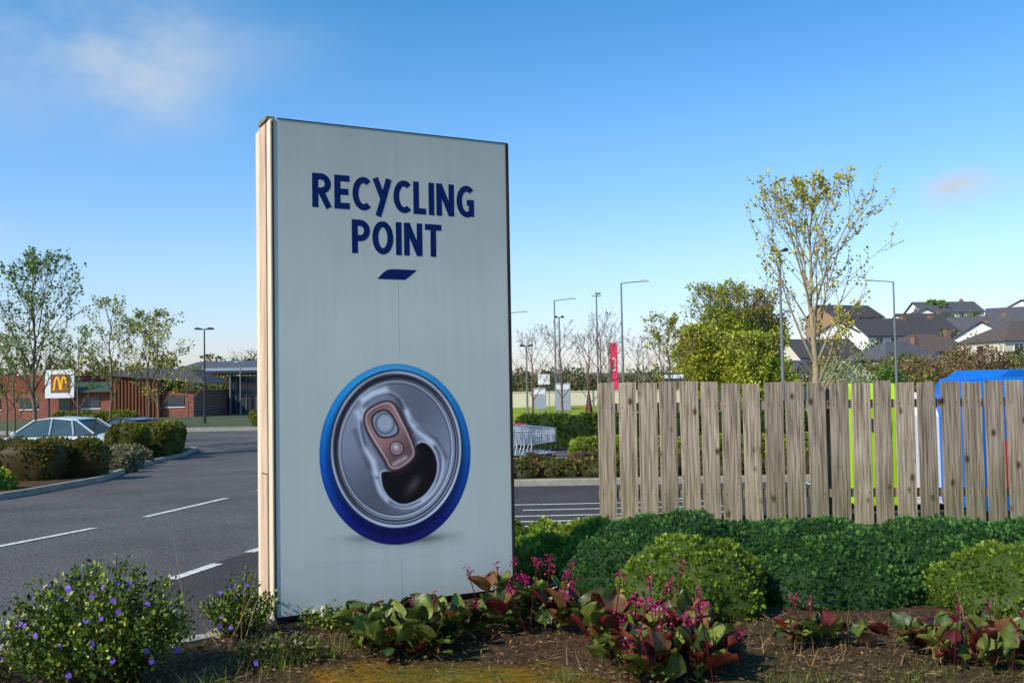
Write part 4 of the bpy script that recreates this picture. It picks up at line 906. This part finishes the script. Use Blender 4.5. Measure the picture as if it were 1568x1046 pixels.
# ------------------------------------------------------------ cars
M_GLASS = mat('car_glass', (.03, .04, .045), .08, var=.02, spec=.8)
M_ALLOY = mat('alloy_wheel', (.5, .5, .5), .35, metal=.8)
M_TAIL = mat('tail_light', S(180, 15, 15), .3)
M_HEAD = mat('head_light', (.7, .72, .75), .15)
def car(name, x, y, rz, paint, scale=1.0):
    e = empty(name, (x, y, H(x, y)), rz); e.scale = (scale,)*3
    bm = bmesh.new()
    st = [(-2.25, .42, .62, .72, .62, .52), (-2.15, .28, .66, .86, .80, .70), (-1.6, .2, .70, .93, .88, .78), (-.9, .2, .70, .93, .90, .80), (0, .2, .68, .90, .90, .80), (.9, .2, .68, .88, .90, .80), (1.5, .2, .66, .82, .88, .76), (2.0, .24, .60, .72, .80, .66), (2.2, .36, .54, .60, .62, .52)]
    rings = []
    for (sx_, zb, zs, zt, hw, ht) in st:
        prof = [(-hw*.85, zb), (-hw, zb+.12), (-hw, zs), (-ht, zt), (0, zt+.02), (ht, zt), (hw, zs), (hw, zb+.12), (hw*.85, zb)]
        rings.append([bm.verts.new((sx_, p[0], p[1])) for p in prof])
    for a, b in zip(rings[:-1], rings[1:]):
        for i in range(len(a)-1): bm.faces.new((a[i], b[i], b[i+1], a[i+1]))
    bm.faces.new(rings[0][::-1]); bm.faces.new(rings[-1])
    bmesh.ops.recalc_face_normals(bm, faces=bm.faces)
    me = bpy.data.meshes.new('body'); bm.to_mesh(me); bm.free(); me.materials.append(paint)
    for p in me.polygons: p.use_smooth = True
    o = link(bpy.data.objects.new('body', me), e); s_ = o.modifiers.new('s', 'SUBSURF'); s_.levels = 1; s_.render_levels = 2
    st2 = [(-1.75, .88, .93, .76, .72), (-1.05, .88, 1.36, .78, .62), (-.2, .88, 1.42, .78, .62), (.35, .86, 1.36, .78, .62), (1.15, .84, .88, .76, .72)]
    mb = MB(); vs = []; fs = []
    for (sx_, z0, z1, h0, h1) in st2: vs += [(sx_, -h0, z0), (sx_, -h1, z1), (sx_, h1, z1), (sx_, h0, z0)]
    for i in range(len(st2)-1):
        for j in range(3): fs.append((i*4+j, (i+1)*4+j, (i+1)*4+j+1, i*4+j+1))
    fs.append((0, 1, 2, 3)); k = (len(st2)-1)*4; fs.append((k+3, k+2, k+1, k)); mb.add(vs, fs); mb.build('windows', [M_GLASS], e)
    mb = MB(); mb.add([(-1.1, -.63, 1.355), (-.2, -.64, 1.425), (.38, -.63, 1.365), (.38, .63, 1.365), (-.2, .64, 1.425), (-1.1, .63, 1.355), (-1.05, -.58, 1.40), (-.2, -.58, 1.465), (.3, -.58, 1.405), (.3, .58, 1.405), (-.2, .58, 1.465), (-1.05, .58, 1.40)],
        [(0,1,7,6), (1,2,8,7), (2,3,9,8), (3,4,10,9), (4,5,11,10), (5,0,6,11), (6,7,10,11), (7,8,9,10), (0,5,4,1), (1,4,3,2)]); mb.build('roof', [paint], e, bevel=.02)
    mb = MB()
    for s_ in (-1, 1):
        for p in [((-1.78, .74, .93), (-1.08, .635, 1.385)), ((1.16, .75, .88), (.36, .635, 1.385)), ((-.25, .795, .9), (-.25, .64, 1.42)), ((-1.1, .795, .9), (-.95, .64, 1.38))]:
            a, b = p; mb.tube([(a[0], s_*a[1], a[2]), (b[0], s_*b[1], b[2])], .028, 5)
        mb.tube([(1.0, s_*.93, .93), (.85, s_*.97, .98)], .06, 6)
    mb.build('pillars_mirrors', [paint], e)
    mb = MB()
    for wx in (-1.35, 1.38):
        for s_ in (-1, 1):
            mb.tube([(wx, s_*.72, .32), (wx, s_*.915, .32)], .32, 20, 0); mb.tube([(wx, s_*.90, .32), (wx, s_*.93, .32)], .21, 14, 1)
    mb.build('wheels', [M_BLACK, M_ALLOY], e)
    mb = MB()
    for s_ in (-1, 1):
        mb.box(-2.235, -2.13, s_*.55-.14, s_*.55+.14, .64, .8, 0); mb.box(2.06, 2.17, s_*.5-.16, s_*.5+.16, .52, .65, 1)
    mb.box(-2.27, -2.2, -.26, .26, .46, .57, 2); mb.build('lights_plate', [M_TAIL, M_HEAD, M_WHITE], e, bevel=.01)
    return e
M_SILVER = mat('silver_paint', (.58, .64, .68), .3, metal=.2, var=.03, spec=.6)
M_NAVYP = mat('dark_blue_paint', (.02, .03, .06), .25, metal=.2, var=.03, spec=.6)
car('silver_car', -15.9, 34.2, math.radians(172), M_SILVER, 1.04)
car('dark_blue_car', -15.0, 38.4, math.radians(150), M_NAVYP, .97)
car('red_car', 13.2, 95, math.radians(10), M_RED)

# ------------------------------------------------------------ trolleys
M_CHROME = mat('trolley_wire', (.62, .66, .70), .35, metal=.4, var=.05)
def trolley(x, y, rz):
    e = empty('shopping_trolley', (x, y, H(x, y)), rz); mb = MB(); r_ = .007
    def lerp(a, b, t): return a+(b-a)*t
    def P3(u, s, v):
        hw = lerp(.29, .22, u); zb = lerp(.45, .52, u); zt = lerp(1.0, .9, u); return (u*.9, s*hw*(.85+.15*v), lerp(zb, zt, v))
    for s_ in (-1, 1):
        for v in np.linspace(0, 1, 8): mb.tube([P3(0, s_, v), P3(1, s_, v)], r_*(1.8 if v in (0, 1) else 1), 4, 0)
        for u in np.linspace(0, 1, 15): mb.tube([P3(u, s_, 0), P3(u, s_, 1)], r_, 4, 0)
    for u in (0, 1):
        for v in np.linspace(0, 1, 8): mb.tube([P3(u, -1, v), P3(u, 1, v)], r_, 4, 0)
        for s_ in np.linspace(-1, 1, 9): mb.tube([P3(u, s_, 0), P3(u, s_, 1)], r_, 4, 0)
    for s_ in np.linspace(-1, 1, 8): mb.tube([P3(0, s_, 0), P3(1, s_, 0)], r_, 4, 0)
    mb.tube([(-.06, -.29, 1.04), (-.06, .29, 1.04)], .018, 8, 1)
    for s_ in (-1, 1):
        mb.tube([(-.06, s_*.27, 1.04), (0, s_*.26, .98), (.1, s_*.25, .45), (.02, s_*.25, .16), (.85, s_*.2, .2)], .016, 6, 0)
        for wx in (.03, .82): mb.tube([(wx, s_*.24-.015, .065), (wx, s_*.24+.015, .065)], .06, 12, 2)
    mb.build('frame', [M_CHROME, M_RED, M_BLACK], e)
for i in range(4): trolley(-.4+i*.22, 29.6+i*.1, math.radians(24))
for i in range(3): trolley(-.1+i*.22, 28.6+i*.1, math.radians(24))

# ------------------------------------------------------------ restaurant
m, nt, N, L, P = new_mat('brick')
tc = N.new('ShaderNodeTexCoord'); mp = N.new('ShaderNodeMapping'); mp.inputs['Rotation'].default_value = (math.radians(90), 0, 0); L.new(tc.outputs['Object'], mp.inputs[0])
b = N.new('ShaderNodeTexBrick'); b.inputs['Scale'].default_value = 2; b.inputs['Color1'].default_value = (*S(165, 90, 66, .8), 1); b.inputs['Color2'].default_value = (*S(130, 68, 52, .8), 1); b.inputs['Mortar'].default_value = (.25, .22, .2, 1); b.inputs['Mortar Size'].default_value = .01
L.new(mp.outputs[0], b.inputs[0]); L.new(b.outputs[0], P.inputs['Base Color']); P.inputs['Roughness'].default_value = .9
M_BRICK = m
M_GREENR = mat('green_roof', S(70, 95, 75, .7), .6, var=.15)
M_SLATE = mat('slate_roof', (.07, .072, .08), .8, var=.25, scale=3)
M_TIMB = mat('timber_slats', S(125, 75, 48, .8), .8, var=.35, scale=2, stretch=(6, 6, .3))
M_MAROON = mat('maroon_fascia', S(140, 70, 52, .8), .8, var=.1)
M_YEL = mat('yellow_plastic', S(250, 190, 20), .5, var=.02)
M_WIN = mat('window_glass', (.04, .05, .06), .15, spec=.6, var=.1)
R = empty('fast_food_restaurant', (-40, 86, -.95))
mb = MB(); mb.box(-14, 12, 0, 12, 0, 2.3, 0); mb.box(-14, -.5, .5, 12, 2.301, 3.9, 1); mb.build('walls', [M_BRICK, M_MAROON], R)
mb = MB(); mb.prism([(-.6, 2.31), (4.5, 2.31), (1.5, 3.2)], -.4, 4.9, 'x', 0); mb.build('green_roof', [M_GREENR], R)
mb = MB(); mb.box(5, 6.0, -.3, 4, 0, 3.7, 0)
mb.box(6.3, 9.2, -.5, 6, 0, 3.6, 0)
for q in range(14): mb.box(5+q*.3, 5.14+q*.3, -.62, -.51, 0, 3.6, 0)
mb.build('timber_tower', [M_TIMB], R)
mb = MB(); mb.add([(4.6, -.9, 3.75), (13.4, -.9, 2.9), (13.4, 6, 2.9), (4.6, 6, 3.75), (6.4, 1, 4.35), (11.2, 1, 4.25), (11.2, 5, 4.25), (6.4, 5, 4.35)], [(0,1,5,4), (1,2,6,5), (2,3,7,6), (3,0,4,7), (4,5,6,7), (0,3,2,1)]); mb.build('roof', [M_SLATE], R)
mb = MB()
for q in (-12.5, -9.5, -6.5, -3.2, 2.2, 9.6): mb.box(q, q+1.6, -.05, -.01, .9, 1.9, 0); mb.box(q-.08, q+1.68, -.06, -.051, .82, .9, 1)
mb.box(.2, 1.2, -.05, -.01, .01, 2.1, 0)
mb.build('windows_door', [M_WIN, M_WHITE], R)
mb = MB(); mb.box(-.6, 1.9, -.9, -.65, 1.85, 4.3, 0); mb.tube([(-.4, -.6, 0), (-.4, -.6, 4)], .08, 6, 1); mb.box(-8.6, -5.2, .2, .45, 2.55, 3.3, 0)
mb.build('sign_panel', [M_WHITE, M_DARK], R)
mb = MB(); mb.box(-.1, 1.6, -.915, -.905, 2.3, 3.9, 0); mb.build('sign_inset', [M_BRICK], R)
mb = MB()
stroke(mb, [(.15, 2.5)]+arc(.44, 2.6, .24, 1.05, 170, 10, 10)+[(.75, 2.55)], .16, .93); stroke(mb, [(.75, 2.55)]+arc(1.04, 2.6, .24, 1.05, 170, 10, 10)+[(1.35, 2.5)], .16, .932)
mb.build('arch_letter', [M_YEL], R, fixn=False)
R = empty('retail_building', (-27.5, 95, -.95))
mb = MB(); mb.box(0, 21, .8, 14, 0, 3.6, 0)
for q in range(0, 21, 3): mb.tube([(q+.3, -.6, 0), (q+.3, -.6, 3.9)], .1, 8, 1)
mb.build('walls', [M_WIN, M_POLE], R)
prof = [(-1, 3.9), (-1, 4.35)] + [(x_, 4.35+.9*math.sin(math.pi*(x_+1)/17)) for x_ in np.linspace(0, 15, 8)] + [(16, 4.3), (16, 3.9)]
mb = MB(); mb.prism([(p[0], p[1]) for p in prof], -4.5, 22, 'x', 0); mb.build('curved_roof', [mat('metal_roof', S(98, 104, 112, .7), .7, metal=.1, var=.1)], R)
mb = MB(); mb.box(-4.55, 22.05, -1.1, -1.001, 4.1, 4.38, 0); mb.build('fascia', [mat('pale_fascia', S(165, 172, 185, .8), .5)], R)
mb = MB()
for q in range(0, 21): mb.box(q+.45, q+.52, .7, .79, .1, 3.5, 0)
mb.box(0, 21, .7, .79, 1.7, 1.8, 0); mb.build('mullions', [M_POLE], R)

# ------------------------------------------------------------ houses
M_RT = [mat('roof_tiles_grey', (.085, .085, .095), .85, var=.2, scale=2), mat('roof_tiles_brown', S(102, 90, 84, .75), .85, var=.2, scale=2), mat('roof_tiles_dark', (.06, .057, .06), .85, var=.2, scale=2)]
M_WL = [mat('render_white', (.74, .74, .72), .85, var=.05), mat('render_cream', S(225, 215, 195, .85), .85, var=.05), mat('render_buff', S(175, 140, 108, .75), .85, var=.1)]
M_CHIM = mat('chimney_render', S(150, 120, 100, .7), .85, var=.15)
def house(x, y, w, d, top, rz, rt, wl, hip=False):
    g = top-7.4; e = empty('detached_house', (x, y, g), math.radians(rz)); hw, hd = w/2, d/2; ev = 4.9
    mb = MB(); mb.box(-hw, hw, -hd, hd, -3.5, ev, 0)
    if not hip: mb.prism([(-hd, ev+.001), (hd, ev+.001), (0, 7.2)], -hw, hw, 'x', 0)
    mb.build('walls', [M_WL[wl]], e)
    mb = MB(); o_ = .35
    if hip:
        mb.add([(-hw-o_, -hd-o_, ev+.02), (hw+o_, -hd-o_, ev+.02), (hw+o_, hd+o_, ev+.02), (-hw-o_, hd+o_, ev+.02), (-hw+hd*.9, 0, 7.4), (hw-hd*.9, 0, 7.4)], [(0,1,5,4), (1,2,5), (2,3,4,5), (3,0,4), (0,3,2,1)])
    else:
        for sg in (-1, 1):
            mb.add([(-hw-o_, sg*(hd+o_), ev-.25), (hw+o_, sg*(hd+o_), ev-.25), (hw+o_, 0, 7.32), (-hw-o_, 0, 7.32), (-hw-o_, sg*(hd+o_), ev-.05), (hw+o_, sg*(hd+o_), ev-.05), (hw+o_, 0, 7.5), (-hw-o_, 0, 7.5)],
                   [(0,1,2,3), (4,5,6,7), (0,1,5,4), (1,2,6,5), (2,3,7,6), (3,0,4,7)])
    mb.build('roof', [M_RT[rt]], e)
    mb = MB(); mb.box(hw*.62-.35, hw*.62+.35, -.35, .35, 6.0, 7.9, 0)
    mb.tube([(hw*.62, 0, 7.9), (hw*.62, 0, 8.25)], .12, 6, 1)
    mb.build('chimney', [M_CHIM, M_MAROON], e)
    mb = MB()
    for zz in (.9, 3.3):
        for q in (-.68, -.22, .24, .7):
            cx = q*hw; mb.box(cx-.62, cx+.62, -hd-.06, -hd-.002, zz-.1, zz+1.35, 1); mb.box(cx-.52, cx-.05, -hd-.09, -hd-.061, zz, zz+1.25, 0); mb.box(cx+.05, cx+.52, -hd-.09, -hd-.061, zz, zz+1.25, 0)
        for sg in (-1, 1):
            mb.box(sg*(hw+.03)-.028, sg*(hw+.03)+.028, -.6, .6, zz, zz+1.2, 0)
    mb.build('windows', [M_WIN, M_WHITE], e)
for a in [(61, 117, 11, 9, 7.8, 8, 1, 1, True), (49.5, 148, 9, 8, 9.8, 70, 0, 0), (55.5, 146, 11, 8, 9.9, 15, 2, 0), (62, 152, 11, 8, 10.3, 10, 2, 0), (48.5, 124, 10, 8, 5.9, 20, 0, 1, True), (98, 222, 14, 9, 18.0, 5, 0, 0), (112, 214, 13, 9, 17.2, 60, 2, 0),
          (64.5, 190, 11, 9, 15.3, 20, 2, 2), (91, 172, 13, 9, 13.2, -30, 0, 1), (55.0, 131, 11, 8, 7.0, 5, 1, 0, True), (38.5, 118, 9, 7, 4.4, 70, 0, 0), (70.5, 146, 10, 8, 9.2, 60, 0, 0), (80, 190, 11, 9, 13.4, 10, 2, 1), (76, 158, 10, 8, 10.8, -20, 0, 0),
          (33, 112, 8, 7, 3.4, 10, 0, 0), (86, 206, 11, 9, 15.2, 80, 0, 0), (43, 138, 9, 8, 6.8, 10, 2, 1)]:
    house(*a)

# ------------------------------------------------------------ world, sun, camera
EL = math.radians(38.5); sx_, sy_ = -.79, -.613
w = bpy.data.worlds.new('World'); scene.world = w; w.use_nodes = True; nt = w.node_tree; N = nt.nodes; L = nt.links
bg = N['Background']; sky = N.new('ShaderNodeTexSky'); sky.sky_type = 'NISHITA'; sky.sun_disc = False
sky.sun_elevation = EL; sky.sun_rotation = math.atan2(sx_, sy_); sky.air_density = 1.0; sky.dust_density = .6; sky.ozone_density = 2.0
tc = N.new('ShaderNodeTexCoord')
sxyz = N.new('ShaderNodeSeparateXYZ'); L.new(tc.outputs['Generated'], sxyz.inputs[0])
gr = N.new('ShaderNodeValToRGB'); L.new(sxyz.outputs['Z'], gr.inputs[0])
ce = gr.color_ramp.elements
ce[0].position = 0.0; ce[0].color = (.49, .47, .58, 1); ce[1].position = .40; ce[1].color = (.15, .47, .62, 1)
q_ = ce.new(.12); q_.color = (.46, .54, .66, 1); q_ = ce.new(.26); q_.color = (.32, .53, .68, 1)
tint = N.new('ShaderNodeVectorMath'); tint.operation = 'MULTIPLY'; L.new(sky.outputs[0], tint.inputs[0]); L.new(gr.outputs[0], tint.inputs[1])
gain = N.new('ShaderNodeVectorMath'); gain.operation = 'SCALE'; L.new(tint.outputs[0], gain.inputs[0]); gain.inputs['Scale'].default_value = 2.0
prev = gain.outputs[0]
def cloud(c, rad, strength, nscale, seed):
    global prev
    sub = N.new('ShaderNodeVectorMath'); sub.operation = 'SUBTRACT'; L.new(tc.outputs['Generated'], sub.inputs[0]); v = Vector(c).normalized(); sub.inputs[1].default_value = v
    mu = N.new('ShaderNodeVectorMath'); mu.operation = 'MULTIPLY'; L.new(sub.outputs[0], mu.inputs[0]); mu.inputs[1].default_value = tuple(1/r_ for r_ in rad)
    le = N.new('ShaderNodeVectorMath'); le.operation = 'LENGTH'; L.new(mu.outputs[0], le.inputs[0])
    mr = N.new('ShaderNodeMapRange'); mr.interpolation_type = 'SMOOTHERSTEP'; mr.inputs[1].default_value = 1; mr.inputs[2].default_value = 0; mr.inputs[3].default_value = 0; mr.inputs[4].default_value = 1; L.new(le.outputs['Value'], mr.inputs[0])
    mpn = N.new('ShaderNodeMapping'); mpn.inputs['Scale'].default_value = (1, 1, 1.7); mpn.inputs['Location'].default_value = (seed, seed, seed); L.new(tc.outputs['Generated'], mpn.inputs[0])
    no = N.new('ShaderNodeTexNoise'); no.inputs['Scale'].default_value = nscale; no.inputs['Detail'].default_value = 7; no.inputs['Roughness'].default_value = .6; L.new(mpn.outputs[0], no.inputs['Vector'])
    m2 = N.new('ShaderNodeMapRange'); m2.interpolation_type = 'SMOOTHSTEP'; m2.inputs[1].default_value = .36; m2.inputs[2].default_value = .74; L.new(no.outputs['Fac'], m2.inputs[0])
    mm = N.new('ShaderNodeMath'); mm.operation = 'MULTIPLY'; L.new(mr.outputs[0], mm.inputs[0]); L.new(m2.outputs[0], mm.inputs[1])
    ms = N.new('ShaderNodeMath'); ms.operation = 'MULTIPLY'; L.new(mm.outputs[0], ms.inputs[0]); ms.inputs[1].default_value = strength
    mx = N.new('ShaderNodeMix'); mx.data_type = 'RGBA'; L.new(ms.outputs[0], mx.inputs[0]); L.new(prev, mx.inputs[6]); mx.inputs[7].default_value = (3.9, 4.5, 5.1, 1)
    prev = mx.outputs[2]
cloud((-.40, 1, .33), (.16, .3, .10), .8, 6, 1.3)
cloud((-.48, 1, .38), (.34, .5, .15), .6, 3.5, 3.1)
cloud((.467, 1, .19), (.06, .2, .03), 1.1, 12, 5)
cloud((-.53, 1, .15), (.07, .2, .05), .5, 9, 7.7)
L.new(prev, bg.inputs['Color']); bg.inputs['Strength'].default_value = .15

sd = bpy.data.lights.new('sun', 'SUN'); sd.energy = 5.0; sd.angle = math.radians(.5); sd.color = (1, .90, .75)
so = bpy.data.objects.new('sun', sd); COL.objects.link(so)
hl = math.hypot(sx_, sy_); sdir = Vector((sx_/hl*math.cos(EL), sy_/hl*math.cos(EL), math.sin(EL)))
so.rotation_euler = (-sdir).to_track_quat('-Z', 'Y').to_euler(); so.location = (-10, -8, 12)

cd = bpy.data.cameras.new('camera'); cd.sensor_width = 36; cd.lens = 34.44; cd.clip_end = 8000; cd.clip_start = .1
co = bpy.data.objects.new('camera', cd); COL.objects.link(co); scene.camera = co
M4 = Matrix.Translation((0, 0, 1.6)) @ Matrix.Rotation(math.pi/2+math.atan(62/1500), 4, 'X') @ Matrix.Rotation(-.0175, 4, 'Z')
co.matrix_world = M4
scene.view_settings.view_transform = 'Standard'; scene.view_settings.look = 'None'; scene.view_settings.exposure = 0
print('faces', sum(len(o.data.polygons) for o in bpy.data.objects if o.type == 'MESH'))
